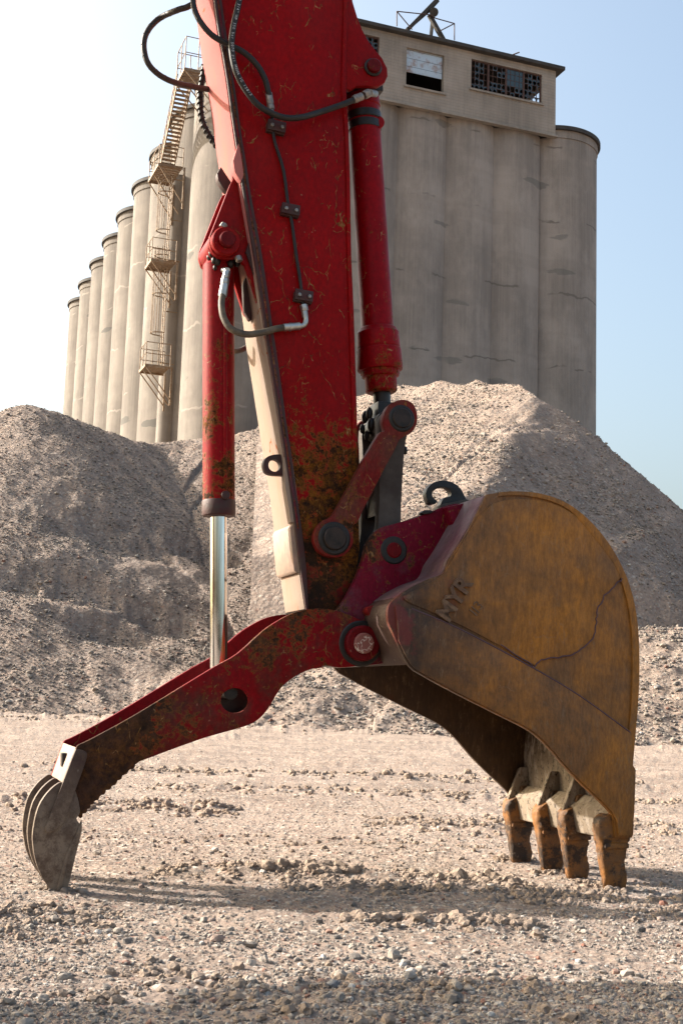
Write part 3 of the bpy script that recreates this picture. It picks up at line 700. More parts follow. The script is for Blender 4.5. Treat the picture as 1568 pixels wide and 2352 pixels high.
bm = B(); wall_with_holes(bm, XL, XR, ZB, ZT, [WN, SH, WL], YF, YF+T_)
hw = finish(bm, 'head_house', m_board, elev, 0, 30)
bm = B(); box(bm, (XL+T_/2, YF+T_+HD/2, (ZB+ZT)/2), T_, HD, ZT-ZB)
# right end wall with an opening through which the sky shows
o_y0, o_y1 = YF+1.0, YF+4.4
for (ya, yb, za, zb) in ((YF+T_, o_y0, ZB, ZT), (o_y1, YF+HD, ZB, ZT), (o_y0, o_y1, ZB, WN[2]-.1), (o_y0, o_y1, WN[3], ZT)):
    box(bm, (XR-T_/2, (ya+yb)/2, (za+zb)/2), T_, yb-ya, zb-za)
box(bm, ((XL+XR)/2, YF+HD-.1, (ZB+ZT)/2), XR-XL-2*T_, T_, ZT-ZB-.02)
finish(bm, 'side_wall', m_board, hw)
bm = B(); box(bm, ((XL+XR)/2+.1, YF+HD/2-.12, ZT+.12), XR-XL+.75, HD+.5, .24); box(bm, ((XL+XR)/2, YF+HD/2, ZT+.33), XR-XL+.1, HD, .16)
finish(bm, 'roof', m_cap, hw, .03)
bm = B(); box(bm, ((XL+XR)/2, YF+HD/2, ZB+.2), XR-XL-2*T_-.02, HD-2*T_, .3); finish(bm, 'inner_floor', m_black, hw)
bm = B(); box(bm, ((XL+XR)/2, YF-.05, ZB-.06), XR-XL+.1, .34, .12); finish(bm, 'ledge', m_board, hw)
# broken steel window
def broken_window(rc, nx, ny, mull, seed):
    a, b, c, d = rc; rr = random.Random(seed); bm = B(); y = YF+.14
    for x in (a+.04, b-.04): box(bm, (x, y, (c+d)/2), .08, .10, d-c)
    for z in (c+.04, d-.04): box(bm, ((a+b)/2, y, z), b-a-.16, .09, .08)
    for i in range(1, nx):
        x = a+(b-a)*i/nx; mj = i in mull; box(bm, (x, y, (c+d)/2), .13 if mj else .028, .075 if mj else .04, d-c-.16)
    for j in range(1, ny): box(bm, ((a+b)/2, y+.002, c+(d-c)*j/ny), b-a-.16, .036, .028)
    wf = finish(bm, 'window', m_frame, hw)
    bm = B(); cw, ch = (b-a)/nx, (d-c)/ny
    for i in range(nx):
        for j in range(ny):
            cx_, cz_ = a+cw*(i+.5), c+ch*(j+.5); whole = mull[0] <= 0 or (2*nx//4 <= i < 3*nx//4 and j >= ny//2-0)
            if whole:
                box(bm, (cx_, y, cz_), cw*.94, .006, ch*.94)
            elif rr.random() < .5:      # jagged remains round the edge of the pane
                n = 12; ph = rr.random()*6; hole = []; big = rr.uniform(.8, 1.04)
                ox, oz = (rr.random()-.5)*.25*cw, (rr.random()-.5)*.25*ch
                for k in range(n):
                    t = 2*math.pi*k/n; q_ = rr.uniform(.70, 1.0)*big; hole.append(Vector((cx_+ox*.4+.46*cw*q_*math.cos(t), cz_+oz*.4+.46*ch*q_*math.sin(t), 0)))
                sq = [Vector((cx_+sx*cw*.47, cz_+sz*ch*.47, 0)) for sx, sz in ((-1,-1),(1,-1),(1,1),(-1,1))]
                fl = sq+hole; vv = [bm.verts.new((p.x, y, p.y)) for p in fl]
                for t in geometry.tessellate_polygon([sq, hole]):
                    try: bm.faces.new([vv[k] for k in t])
                    except ValueError: pass
    p = finish(bm, 'pane', m_pane, wf, smooth=False); md = p.modifiers.new('thick', 'SOLIDIFY'); md.thickness = .006
broken_window(WN, 16, 5, [4, 8, 12], 3)
broken_window(WL, 12, 6, [4, 8], 5)
a, b, c_, d = SH
bm = B(); zs = c_+(d-c_)*.40; box(bm, ((a+b)/2, YF+.2, (zs+d)/2), b-a-.1, .05, d-zs); so = finish(bm, 'roller_shutter', m_shut, hw, smooth=False)
so['label'] = 'rust streaked half open metal shutter'
for rc in (WN, SH, WL): bm = B(); box(bm, ((rc[0]+rc[1])/2, YF-.03, rc[2]-.07), rc[1]-rc[0]+.25, .2, .12); finish(bm, 'sill', m_board, hw)
# derrick and wire rail on the roof
YD = YF+1.6
def rp(x, y, yf=YD): return bl(x, y, yf)
bm = B()
beam(bm, rp(938, 66), rp(1010, -8), .42, .22); 
fin = [(rp(934, 68), rp(985, 24), .2), (rp(989, 84), rp(994, 36, YD+1), .2), (rp(1020, 96), rp(985, 34), .24), (rp(985, 24), rp(1005, 2), .2)]
for a_, b_, s_ in fin: beam(bm, a_, b_, s_)
cyl(bm, rp(996, 28, YD-.4), rp(996, 28, YD+.4), .28)
dk = finish(bm, 'roof_derrick', m_cap, elev, .01); dk['label'] = 'dark steel derrick arm leaning on a frame'
bm = B()
for (p1, p2) in (((911, 60), (911, 26)), ((911, 26), (988, 34)), ((911, 26), (946, 68)), ((1000, 42), (1043, 54)), ((1043, 54), (1043, 92)), ((1043, 54), (1012, 70)), ((988, 34), (1000, 42))):
    tube(bm, [rp(*p1, YD-.5), rp(*p2, YD-.5)], .035, 6, 1)
finish(bm, 'wire_rail', m_frame, elev)
bm = B(); tube(bm, [rp(1176, 126, YF+.5), rp(1192, 120, YF+.3)], .04, 6, 1); finish(bm, 'roof_rod', m_frame, elev)

# ------------------------------------------------------------------ stair tower and caged ladder between two silos
XO, XI = -SR-1.7, -SR-.25      # outer and inner planes off the row
def so_(x, y): return bs(x, y, XO)
def si_(x, y): return bs(x, y, XI)
def tb(bm, a, b, r=.05): tube(bm, [a, b], r*.72, 6, 1)
pil_y = bs(372, 900, -SR-.1).y
bm = B(); lathe(bm, (-SR+.25, pil_y, -1), (-SR+.25, pil_y, 9), [(0, .5), (bs(390, 395, -SR).z, .5)], 24); finish(bm, 'pilaster', m_silo, elev)
def platform(z, yc, hy, rail_h, x0=XO, x1=XI, brace=2.2):
    bm = B()
    for i in range(9): box(bm, ((x0+x1)/2, yc-hy+2*hy*(i+.5)/9, z), x1-x0, 2*hy/9*.6, .05)
    for y_ in (yc-hy, yc+hy): box(bm, ((x0+x1)/2, y_, z-.06), x1-x0, .08, .16)
    box(bm, (x0, yc, z-.06), .08, 2*hy, .16)
    p = finish(bm, 'platform', m_ironw, elev)
    bm = B()
    C4 = [(x0, yc-hy), (x0, yc+hy), (x1, yc-hy), (x1, yc+hy)]
    for (x, y) in C4+[(x0, yc), ((x0+x1)/2, yc-hy), ((x0+x1)/2, yc+hy)]: tb(bm, (x, y, z), (x, y, z+rail_h), .04)
    for h in (rail_h, rail_h*.5):
        tb(bm, (x0, yc-hy, z+h), (x0, yc+hy, z+h), .035)
        for y_ in (yc-hy, yc+hy): tb(bm, (x0, y_, z+h), (x1, y_, z+h), .035)
    finish(bm, 'guard_rail', m_ironw, p)
    bm = B()
    for y_ in (yc-hy, yc, yc+hy): beam(bm, (x0, y_, z-.1), (x1+.2, y_, z-brace), .06)
    beam(bm, (x1+.1, yc-hy, z), (x1+.1, yc-hy, z-brace-.2), .09); beam(bm, (x1+.1, yc+hy, z), (x1+.1, yc+hy, z-brace-.2), .09)
    finish(bm, 'brace', m_ironw, p); return p
def mid_of(x0, y0, x1, y1):
    a, b = so_(x0, y0), so_(x1, y1); return (a+b)/2
# positions read off the photograph on the outer rail plane
XM = (XO+XI)/2; P1 = bs(369, 609, XM); P2 = bs(355, 848, XM); P0 = bs(389, 386, XM); tw_y = P1.y
hy_ = .85
for P_, br in ((P1, 2.1), (P2, 2.1)): platform(P_.z, tw_y, hy_, 1.35, brace=br)
platform(P0.z, tw_y, 1.4, 1.2, brace=2.4)
def ladder(z0, z1, yc):
    x = -SR-.55; bm = B()
    for y_ in (yc-.25, yc+.25): tb(bm, (x, y_, z0), (x, y_, z1), .05)
    z = z0+.2
    while z < z1: tb(bm, (x, yc-.25, z), (x, yc+.25, z), .025); z += .32
    l = finish(bm, 'ladder', m_ironw, elev); bm = B()
    n = 7
    def hp(k, z): t = math.pi*k/(n-1); return (x-.75*math.sin(t), yc-.42*math.cos(t), z)
    z = z0+2.3
    while z < z1:
        tube(bm, [hp(k, z) for k in range(n)], .035, 6, 2); z += 2.4
    for k in range(n): tb(bm, hp(k, z0+2.3), hp(k, z1), .03)
    for zz in (z0+.6, (z0+z1)/2, z1-.6): tb(bm, (x, yc+.25, zz), (-SR+.3, yc+.25, zz), .045)
    finish(bm, 'safety_cage', m_ironw, l)
ladder(P1.z-.05, P0.z+.6, tw_y+.3); ladder(P2.z-.05, P1.z+1.2, tw_y+.3)
# stair flight from the upper platform to the roof
bm = B(); zt = TOP+.9
sa = bs(386, 388, XO+.6); sb = bs(425, 196, XO+.6); wdt = .8
lo0, hi0 = Vector((XO+.15, sa.y, P0.z)), Vector((XO+.15, sb.y, sb.z))
off = Vector((wdt, 0, 0))
for o_ in (Vector(), off): beam(bm, lo0+o_, hi0+o_, .07, .2)
n = 20
for i in range(n):
    p = lo0+(hi0-lo0)*(i+.5)/n; box(bm, (p.x+wdt/2, p.y, p.z), wdt-.1, .24, .045)
st = finish(bm, 'staircase', m_ironw, elev)
bm = B()
for o_ in (Vector(), off):
    for h in (.6, 1.15): tb(bm, lo0+o_+Vector((0,0,h)), hi0+o_+Vector((0,0,h)), .04)
    for i in range(0, n+1, 3): p = lo0+(hi0-lo0)*i/n+o_; tb(bm, p, p+Vector((0,0,1.15)), .035)
finish(bm, 'handrail', m_ironw, st)
platform(sb.z, sb.y-1.0, 1.0, 1.9, XO+.1, XO+1.6, brace=1.8)
bm = B(); p = Vector((XO+1.6, sb.y-1.5, sb.z))
tube(bm, [p+Vector((0,0,0)), p+Vector((0,0,2.0)), p+Vector((.3,-.1,2.3)), p+Vector((2.2,-.6,2.3)), p+Vector((2.6,-.7,2.0)), p+Vector((2.6,-.7,.2))], .045, 6, 4)
tb(bm, p+Vector((0,0,1.2)), p+Vector((2.6,-.7,1.2)), .04)
finish(bm, 'roof_rail', m_ironw, elev)
# ------------------------------------------------------------------ excavator
exc = thing('excavator', 'red excavator resting its worn ochre bucket and open thumb on the gravel', 'excavator', (O.x, O.y, 0), YAW)
DS, DE = MID-.15, MID+.15                     # side planes of the stick
def fin_(bm, name, mat, par, bv=.003, ang=38): return finish(bm, name, mat, par, bv, ang)
def pt(x, y, d): return L(x, y, d)
def onpl(x, y, d, at): v = L(x, y, d); return Vector((v.x, at, v.z))   # read on plane d, moved to depth at

# --- stick
left = [(447,-330),(470,-160),(491,0),(501,73),(509,115),(521,187),(531,262),(541,330),(552,410),(567,500),(583,595),(597,685),(608,765),(616,815),(622,851),(630,904),(637,946),(645,1000),(654,1055),(665,1124),(680,1240),(689,1308),(702,1404)]
right = [(785,1404),(815,1330),(826,1262),(824,1160),(823,1053),(819,905),(813,715),(806,560),(803,420),(801,295),(796,210),(790,0),(784,-330)]
so = sm(q(left, DS), 3) + q(right, DS)
bm = B(); prism(bm, so, DS, DE); stick = fin_(bm, 'stick', m_red, exc, .006, 30)
def rel(o): o.parent = stick; return o
# sunlit front face, a plate laid on the stick's leading edge
fl = [(p[0]-.004, p[1]) for p in sm(q(left[:-1]+[(702,1399)], DS), 3)]; bk = [(p[0]+.010, p[1]) for p in sm(q(left[:-1]+[(702,1399)], DS), 3)]
bm = B(); prism(bm, fl+list(reversed(bk)), DS+.006, DE-.006); fin_(bm, 'front_plate', m_face, stick, .002)
# grimy flange strip along the edge of the side plate
mainl = [(463,-330),(487,-160),(508,0),(519,75),(530,149),(542,224),(552,299),(564,372),(574,440),(588,516),(601,588),(612,659),(624,744),(637,829),(649,915),(661,1000),(668,1043),(678,1120),(695,1240),(702,1304),(707,1400)]
st = sm(q(left, DS), 3) + list(reversed(sm(q(mainl, DS), 3)))
bm = B(); prism(bm, st, DS-.009, DS+.006); fin_(bm, 'edge_flange', m_strip, stick, .003)
midl = [((a_[0]+b_[0])/2, (a_[1]+b_[1])/2) for a_, b_ in zip(sm(left, 3)[::3], sm(mainl, 3)[::3])]
bm = B(); tube(bm, [pt(x+1, y, DS-.008) for x, y in midl[:-1]], px(3.0), 6, 2); fin_(bm, 'weld_bead', m_ear, stick, 0, 60)
rstrip = [(806,-330),(797,0),(792,205),(799,295),(803,420),(805,560),(809,715),(815,905),(819,1053),(820,1100)]; rst2 = [(x-9, y) for x, y in rstrip]
bm = B(); prism(bm, q(rstrip, DS)+list(reversed(q(rst2, DS))), DS-.007, DS+.004); fin_(bm, 'edge_flange', m_red, stick, .003)
# ear carrying the bucket cylinder
ear = [(786,-330),(786,202),(800,214),(812,204),(826,197),(846,195),(870,197),(884,188)] + [(891,172),(890,156),(880,134),(862,113),(846,92),(832,66),(822,40),(811,0),(790,-120),(775,-330)]
ear = [(786,-330),(788,200),(806,206)]+[(820,196),(846,196),(870,197),(884,189),(891,174),(890,156),(878,132),(862,113),(846,92),(832,66),(822,40),(811,4),(800,-60),(792,-330)]
for d0, d1 in ((DS+.004, DS+.034), (DE-.034, DE-.004)):
    bm = B(); prism(bm, q(ear, DS), d0, d1); fin_(bm, 'cylinder_ear', m_redclean, stick, .005)
def pin(name, x, y, d, r, out, mat, par, rings=(), pm=None, dref=None):
    """pin head at photo point read on plane d, standing out by 'out' towards the camera"""
    c = L(x, y, d if dref is None else dref); a = Vector((c.x, d+.03, c.z)); b = Vector((c.x, d-out, c.z)); r = px(r, d)
    bm = B(); lathe(bm, a, b, [(0, r), (.03+out-.004, r), (.03+out, r-.005)], 40); o = fin_(bm, name, mat, par, 0, 30)
    for rr, o2, mt in rings:
        bm = B(); R2 = px(rr, d); lathe(bm, a, b, [(0, R2), (.03+o2-.005, R2), (.03+o2, R2-.007), (.03+o2, r*1.0+.001)], 44); fin_(bm, 'pin_collar', mt, o, 0, 30)
    return o
pin('pin', 856, 155, DS, 17, .030, m_pinred, stick, [(22, .010, m_grime)])
# wear pad, brackets, lifting eye on the front face
def frontpad(pts, d0, d1, mat, name='wear_pad', bv=.003):
    bm = B(); prism(bm, q(pts, DS), d0, d1); return fin_(bm, name, mat, stick, bv)
frontpad([(673,1203),(668,1212),(677,1309),(683,1316),(695,1312),(684,1206)], DS+.012, DE-.012, m_pale)
frontpad([(652,1050),(655,1120),(668,1200),(690,1200),(670,1050)], DS-.004, DS+.05, m_face, 'wear_pad')
frontpad([(548,330),(545,335),(534,372),(538,398),(552,420),(560,400)], DS-.012, DS+.03, m_face, 'guide_lug')
frontpad([(520,362),(511,378),(514,395),(530,418),(545,425),(545,400)], DS+.10, DS+.14, m_strip, 'guide_lug')
eye = smc(q([(604,1068),(610,1052),(628,1045),(650,1045),(672,1046),(676,1098),(650,1093),(628,1092),(610,1086)], DS+.04), 3)
ey = q([(629,1070)], DS+.04)[0]
bm = B(); prism(bm, eye, DS+.03, DS+.065, [circ(ey, px(15), 24)]); fin_(bm, 'lifting_eye', m_strip, stick, .005)
# fins behind the thumb cylinder bracket
bm = B(); prism(bm, q([(557,655),(562,640),(580,640),(584,690),(576,737),(571,736),(560,716)], MID), MID-.01, MID+.02); fin_(bm, 'gusset', m_strip, stick)
bm = B(); prism(bm, q([(548,600),(560,560),(582,650),(592,700),(588,706),(572,668)], MID), DS+.02, DS+.05); fin_(bm, 'gusset', m_strip, stick)
# bracket for the thumb cylinder
brk = q([(534,412),(526,428),(508,474),(490,520),(480,545),(479,562),(485,580),(500,594),(520,598),(545,594),(560,612),(575,660),(585,690),(600,720),(602,640),(570,500),(556,420),(545,408)], MID-.1)
for d0 in (MID-.115, MID+.09):
    bm = B(); prism(bm, brk, d0, d0+.025); fin_(bm, 'thumb_bracket', m_redclean, stick, .004)
TP = L(518, 556, MID-.13); tp = Vector((TP.x, MID, TP.z))
bm = B(); lathe(bm, (TP.x, MID-.09, TP.z), (TP.x, MID-.2, TP.z), [(0, px(36)), (.055, px(36)), (.062, px(33))], 44); pc = fin_(bm, 'pin_collar', m_redclean, stick, 0, 30)
bm = B(); lathe(bm, (TP.x, MID+.09, TP.z), (TP.x, MID-.2, TP.z), [(0, px(20)), (.262, px(20)), (.268, px(17))], 40); fin_(bm, 'pin', m_pinred, stick, 0, 30)
bm = B(); cyl(bm, (TP.x-.02, MID-.14, TP.z+px(33)), (TP.x-.01, MID-.14, TP.z+px(43)), px(9), n=6); fin_(bm, 'bolt', m_bolt, pc, .001); bm = B(); cyl(bm, (TP.x+.055, MID-.14, TP.z-px(34)), (TP.x+.062, MID-.145, TP.z-px(46)), px(9), n=6); fin_(bm, 'bolt', m_bolt, pc, .001)

# --- hydraulic tube, clamps, fittings on the stick side
def hx(bm, a, b, r): cyl(bm, a, b, r, n=6)
def clamp(x, y, wd, ht, ang):
    c = L(x, y, DS); w2, h2 = px(wd)/2, px(ht)/2; rot = Matrix.Rotation(ang, 3, 'Y')
    bm = B(); box(bm, (c.x, DS-.012, c.z-.004), w2*2.0, .024, h2*2*.9, rot); box(bm, (c.x, DS-.030, c.z+.003), w2*2.0, .016, h2*2, rot)
    o = fin_(bm, 'tube_clamp', m_strip, stick, .003)
    for s in (-1, 1):
        bm = B(); p = c+rot@Vector((s*w2*.55, 0, 0)); hx(bm, (p.x, DS-.036, p.z), (p.x, DS-.046, p.z), .0085); fin_(bm, 'bolt', m_bolt, o, .001)
for x, y in ((631,298),(663,488),(693,685)): clamp(x, y, 46, 27, R(3))
tp_ = [pt(x, y, DS-.018) for x, y in ((625,262),(627,300),(632,330),(651,392),(662,475),(670,510),(679,580),(690,650),(694,690),(698,705))]
bm = B(); tube(bm, tp_, px(4.2), 10, 3); fin_(bm, 'hydraulic_tube', m_grime, stick, 0)
bm = B(); hx(bm, pt(697,700,DS-.02), pt(700,714,DS-.02), px(10)); cyl(bm, pt(699,712,DS-.02), pt(701,730,DS-.022), px(8), n=6)
tube(bm, [pt(x, y, DS-.024) for x, y in ((701,726),(702,738),(697,747),(686,750))], px(6.5), 12, 4)
cyl(bm, pt(688,749,DS-.024), pt(651,752,DS-.03), px(9.5), px(9)); cyl(bm, pt(668,751,DS-.027), pt(664,751,DS-.028), px(10.5)); fin_(bm, 'hose_fitting', m_steel, stick, .0015, 25)
# lower hose to the thumb cylinder
hz = [(511,679,MID-.12),(509,700,MID-.14),(514,730,MID-.16),(532,756,MID-.18),(566,768,DS-.05),(604,763,DS-.04),(634,755,DS-.03),(655,752,DS-.028)]
bm = B(); tube(bm, [pt(*p) for p in hz], px(8.2), 14, 6); fin_(bm, 'hydraulic_hose', m_dustrub, exc, 0, 60)
bm = B(); a = [(511,681),(514,664),(516,652),(518,640),(522,622),(519,612)]; A = [pt(x, y, MID-.115) for x, y in a]
cyl(bm, A[0], A[2], px(10.5), px(9.5)); hx(bm, A[2], A[3], px(10.5)); hx(bm, A[3]+Vector((0,0,.002)), A[4], px(9)); cyl(bm, A[4], A[5]+Vector((0,.06,0)), px(8)); fin_(bm, 'hose_fitting', m_steel, exc, .0015, 25)
# mirror hose on the far side
bm = B(); tube(bm, [pt(*p) for p in ((505,760,MID+.12),(520,800,MID+.14),(546,806,MID+.17),(572,794,MID+.2),(600,770,MID+.22))], px(7), 12, 6); fin_(bm, 'hydraulic_hose', m_dustrub, exc, 0, 60)
# spiral-wrapped hose loop at upper left and its continuation across the stick
def wrapped(pts, r, mat, name='wrapped_hose', turns=None, par=exc):
    bm = B(); P = tube(bm, [pt(*p) for p in pts], px(r), 14, 8); o = fin_(bm, name, mat, par, 0, 60)
    if turns:
        bm = B(); Ls = [0]
        for a, b in zip(P, P[1:]): Ls.append(Ls[-1]+(b-a).length)
        step, rr, th = turns; k = 0; n = int(Ls[-1]/step*14); path = []; s = None; j = 0
        for i in range(n+1):
            l = Ls[-1]*i/n
            while j < len(P)-2 and Ls[j+1] < l: j += 1
            f = (l-Ls[j])/max(1e-9, Ls[j+1]-Ls[j]); c = P[j].lerp(P[j+1], f); T = (P[j+1]-P[j]).normalized()
            s = T.orthogonal().normalized() if s is None else (s-T*s.dot(T)).normalized(); t = T.cross(s); a = 2*math.pi*l/step
            path.append(c+(s*math.cos(a)+t*math.sin(a))*px(rr))
        tube(bm, path, px(th), 5, 1); fin_(bm, 'spiral_guard', m_grime if th < 3 else mat, o, 0, 60)
    return o
wrapped([(449,6,DS+.02),(428,17,DS+.04),(408,23,DS+.06),(370,40,MID),(345,63,MID),(332,90,MID),(332,120,MID),(342,148,MID),(366,172,MID+.02),(400,189,MID+.05),(442,199,MID+.1),(470,204,MID+.12),(500,206,MID+.13)], 7.4, m_sleeve, turns=(.050, 6.9, 1.1))
wrapped([(438,-60,DS-.02),(443,-10,DS-.02),(446,17,DS-.03),(458,46,DS-.05),(484,78,DS-.06),(517,99,DS-.05),(551,115,DS-.05),(572,130,DS-.05),(593,153,DS-.05),(609,183,DS-.045),(617,214,DS-.04),(620,222,DS-.035)], 7.2, m_rubber, turns=(.045, 6.7, 1.1))
bm = B(); a = [pt(x, y, DS-.034) for x, y in ((617,214),(621,240),(623,252),(625,266))]; cyl(bm, a[0], a[1], px(9)); hx(bm, a[1], a[2], px(9)); cyl(bm, a[2], a[3], px(6.5)); fin_(bm, 'hose_fitting', m_bolt, stick, .0015, 25)
hc = [(560,-70),(553,-20),(545,22),(536,63),(532,109),(541,160),(562,203),(592,240),(626,261),(660,271),(694,269),(736,257),(778,243),(816,228)]
bm = B(); HC = [pt(x, y, DS-.085+(.03 if i > 10 else 0)) for i, (x, y) in enumerate(hc)]; tube(bm, HC, px(7.6), 16, 8); fin_(bm, 'hydraulic_hose', m_rubber, exc, 0, 60)
bm = B(); a = [pt(x, y, DS-.055) for x, y in ((811,229),(831,221),(836,219),(848,213),(872,202))]
cyl(bm, a[0], a[1], px(10)); cyl(bm, a[0].lerp(a[1], .25), a[0].lerp(a[1], .35), px(11)); hx(bm, a[2], a[3], px(11)); cyl(bm, a[3], a[4]+Vector((0, .06, 0)), px(9)); fin_(bm, 'hose_fitting', m_bolt, exc, .0015, 25)
# ribbed spring-guarded hose behind the stick
wrapped([(482,110,MID+.1),(478,128,MID+.12),(470,152,MID+.15),(466,175,MID+.16),(461,204,MID+.17),(460,233,MID+.17),(465,277,MID+.17),(479,308,MID+.17),(498,334,MID+.16),(520,352,MID+.12)], 7.0, m_rubber, 'hydraulic_hose', turns=(.026, 8.4, 1.7))
# printed lettering on the rubber hose is only a few millimetres high
def letters(txt, size, mat, name, par, M4, ext=.0004):
    cu = bpy.data.curves.new('t', 'FONT'); cu.body = txt; cu.size = size; cu.extrude = ext; cu.align_x = 'CENTER'; cu.align_y = 'CENTER'
    if ext > .002: cu.bevel_depth = .0012; cu.offset = .002
    o = bpy.data.objects.new('t', cu); COL.objects.link(o); dg = bpy.context.evaluated_depsgraph_get()
    me = bpy.data.meshes.new_from_object(o.evaluated_get(dg)); bpy.data.objects.remove(o); me.transform(M4); me.materials.clear(); me.materials.append(mat); me.name = name
    n = bpy.data.objects.new(name, me); COL.objects.link(n); n.parent = par; return n
m_white = simple('white_print', (.6,.6,.6), .6)

def hose_print(P, txt, s0, size):
    bmx = B(); l = 0; i = 0; pos = s0
    Pc = catmull(P, 8); S = [0]
    for a, b in zip(Pc, Pc[1:]): S.append(S[-1]+(b-a).length)
    mats = []
    for ch in txt:
        pos += size*.72
        if ch == ' ': continue
        k = max(j for j in range(len(S)-1) if S[j] <= pos); p = Pc[k].lerp(Pc[k+1], (pos-S[k])/(S[k+1]-S[k])); T = (Pc[k+1]-Pc[k]).normalized(); n = Vector((0,-1,0)); n = (n-T*n.dot(T)).normalized()
        M4 = Matrix.Translation(p+n*(px(7.6)+.0006)) @ Matrix((T, n.cross(T), n)).transposed().to_4x4(); mats.append((ch, M4))
    for ch, M4 in mats:
        cu = bpy.data.curves.new('t', 'FONT'); cu.body = ch; cu.size = size; cu.align_x = 'CENTER'; cu.align_y = 'CENTER'; o = bpy.data.objects.new('t', cu); COL.objects.link(o)
        me = bpy.data.meshes.new_from_object(o.evaluated_get(bpy.context.evaluated_depsgraph_get())); bpy.data.objects.remove(o); me.transform(M4); bmx.from_mesh(me); bpy.data.meshes.remove(me)
    me = bpy.data.meshes.new('hose_lettering'); bmx.to_mesh(me); bmx.free(); me.materials.append(m_white); n = bpy.data.objects.new('hose_lettering', me); COL.objects.link(n); n.parent = exc
hose_print(HC, '12 3/4" WP 350 bar 5070 psi MSHA IC 128/3', .13, .016)

# --- bucket cylinder
CT = onpl(856, 155, DS, MID); CB_ = onpl(922, 961, DS-.07, MID)
ax = (CB_-CT); CL_ = ax.length; ax.normalize()
def along(y):       # distance along the cylinder for a photo row
    best = min(range(0, 1001), key=lambda k: abs(rowof(CT+ax*CL_*k/1000)-y)); return CL_*best/1000
def rowof(p):
    wpt = O+U*p.x+W*p.y+Vector((0,0,p.z)); v = wpt-C; return CY-FPX*v.dot(up)/v.dot(fw)
rb = px(37.5, .55)
def prof(lst): return [(along(y), px(r, .55)) for y, r in lst]
bm = B(); lathe(bm, CT, CB_, prof([(212,34),(214,38),(246,40),(248,37.5),(752,37.5),(756,39)]), 48); bc = fin_(bm, 'bucket_cylinder', m_red2, exc, 0, 30)
bm = B(); lathe(bm, CT, CB_, prof([(262,39.5),(263,41),(278,41),(279,39.5)]), 44); lathe(bm, CT, CB_, prof([(283,38.5),(284,39.5),(300,39.5),(301,38.5)]), 44); fin_(bm, 'cylinder_band', m_grime, bc, 0, 30)
bm = B(); lathe(bm, CT, CB_, prof([(754,41),(757,44),(764,47),(766,49.5),(800,50),(801,49),(804,49),(805,52),(848,53),(852,51),(853,44),(866,43),(868,37),(898,36.5),(902,33)]), 48)
for k in range(12):
    t = 2*math.pi*k/12; s = ax.orthogonal().normalized(); t2 = ax.cross(s); c = CT+ax*along(852)+(s*math.cos(t)+t2*math.sin(t))*px(44); cyl(bm, c, c+ax*.02, .011, n=6)
fin_(bm, 'gland', m_red2, bc, .001, 30)
bm = B(); lathe(bm, CT, CB_, prof([(890,20),(950,20)]), 32); fin_(bm, 'rod', m_grime, bc, 0, 30)
bm = B(); cyl(bm, (CT.x, DS+.036, CT.z), (CT.x, DE-.036, CT.z), px(40), n=40)
beam(bm, CT, CT+ax*along(222), .15, .15); fin_(bm, 'cylinder_eye', m_grime, bc, .004, 30)
bm = B(); e1 = onpl(885, 260, DS, MID-.03); cyl(bm, e1-Vector((0,.03,0)), e1+Vector((0,.05,0)), px(17), n=20); beam(bm, e1-Vector((.02,0,0)), e1+Vector((-.05,0,.0)), .06, .05); fin_(bm, 'band_lug', m_red2, bc, .003)
bm = B(); cyl(bm, (CB_.x, MID-.075, CB_.z), (CB_.x, MID+.075, CB_.z), px(38), n=36)
box(bm, CB_+Vector((-.01, 0, .06)), .08, .11, .1)
fin_(bm, 'rod_eye', m_grime, bc, .006, 30)
# greasy blobs sagging from the eye
bm = B()
for (x, y, r, d) in ((848,950,9,.0),(838,958,9,.03),(832,985,7,.04),(852,975,10,-.02),(842,1000,7,.02),(930,1035,6,-.04),(868,985,8,-.08)):
    bm = B(); g = bmesh.ops.create_icosphere(bm, subdivisions=2, radius=px(r))['verts']; c = onpl(x, y, MID+d, MID+d); bmesh.ops.transform(bm, matrix=Matrix.Translation(c)@Matrix.Diagonal((1,1,1.9,1)), verts=g)
    fin_(bm, 'grease', m_grime, bc, 0, 60)

# --- links
def link_outline(d):
    o = []
    c1, c2 = (922, 960), (767, 1235)
    o = [(884,988),(880,962),(889,936),(906,922),(928,918),(948,927),(957,948),(957,972),(946,992),(926,1004),(911,1020),(868,1105),(824,1190),(811,1210),(811,1244),(800,1266),(779,1279),(752,1277),(731,1262),(722,1238),(728,1212),(745,1194),(764,1184),(790,1140),(830,1066),(868,1000),(876,992)]
    return smc(q(o, d), 3)
NLD = DS-.065
lo_ = link_outline(NLD)
bm = B(); prism(bm, lo_, NLD, NLD+.045); lk = fin_(bm, 'guide_link', m_link, exc, .008, 30); lk['label'] = 'near rust red guide link'
panel = smc(q([(884,1010),(908,1008),(911,1022),(882,1076),(838,1160),(822,1196),(808,1206),(792,1200),(786,1186),(806,1146),(846,1076),(872,1024)], NLD), 3)
bm = B(); prism(bm, panel, NLD-.003, NLD+.01); fin_(bm, 'raised_panel', m_link, lk, .003)
bm = B(); prism(bm, lo_, DE+.02, DE+.065); fl_ = fin_(bm, 'guide_link', m_link, exc, .008, 30)
pin('pin', 922, 961, NLD, 24, .014, m_greasy, lk, [(32, .006, m_grime)]); pin('pin', 767, 1237, NLD, 27, .022, m_greasy, lk, [(38, .008, m_grime)])
bm = B(); a = L(767, 1237, NLD); cyl(bm, (a.x, NLD+.01, a.z), (a.x, DE+.06, a.z), .045); fin_(bm, 'pin_shaft', m_grime, lk); bm = B(); a = L(922, 961, NLD); cyl(bm, (a.x, NLD+.01, a.z), (a.x, DE+.06, a.z), .042); fin_(bm, 'pin_shaft', m_grime, lk)
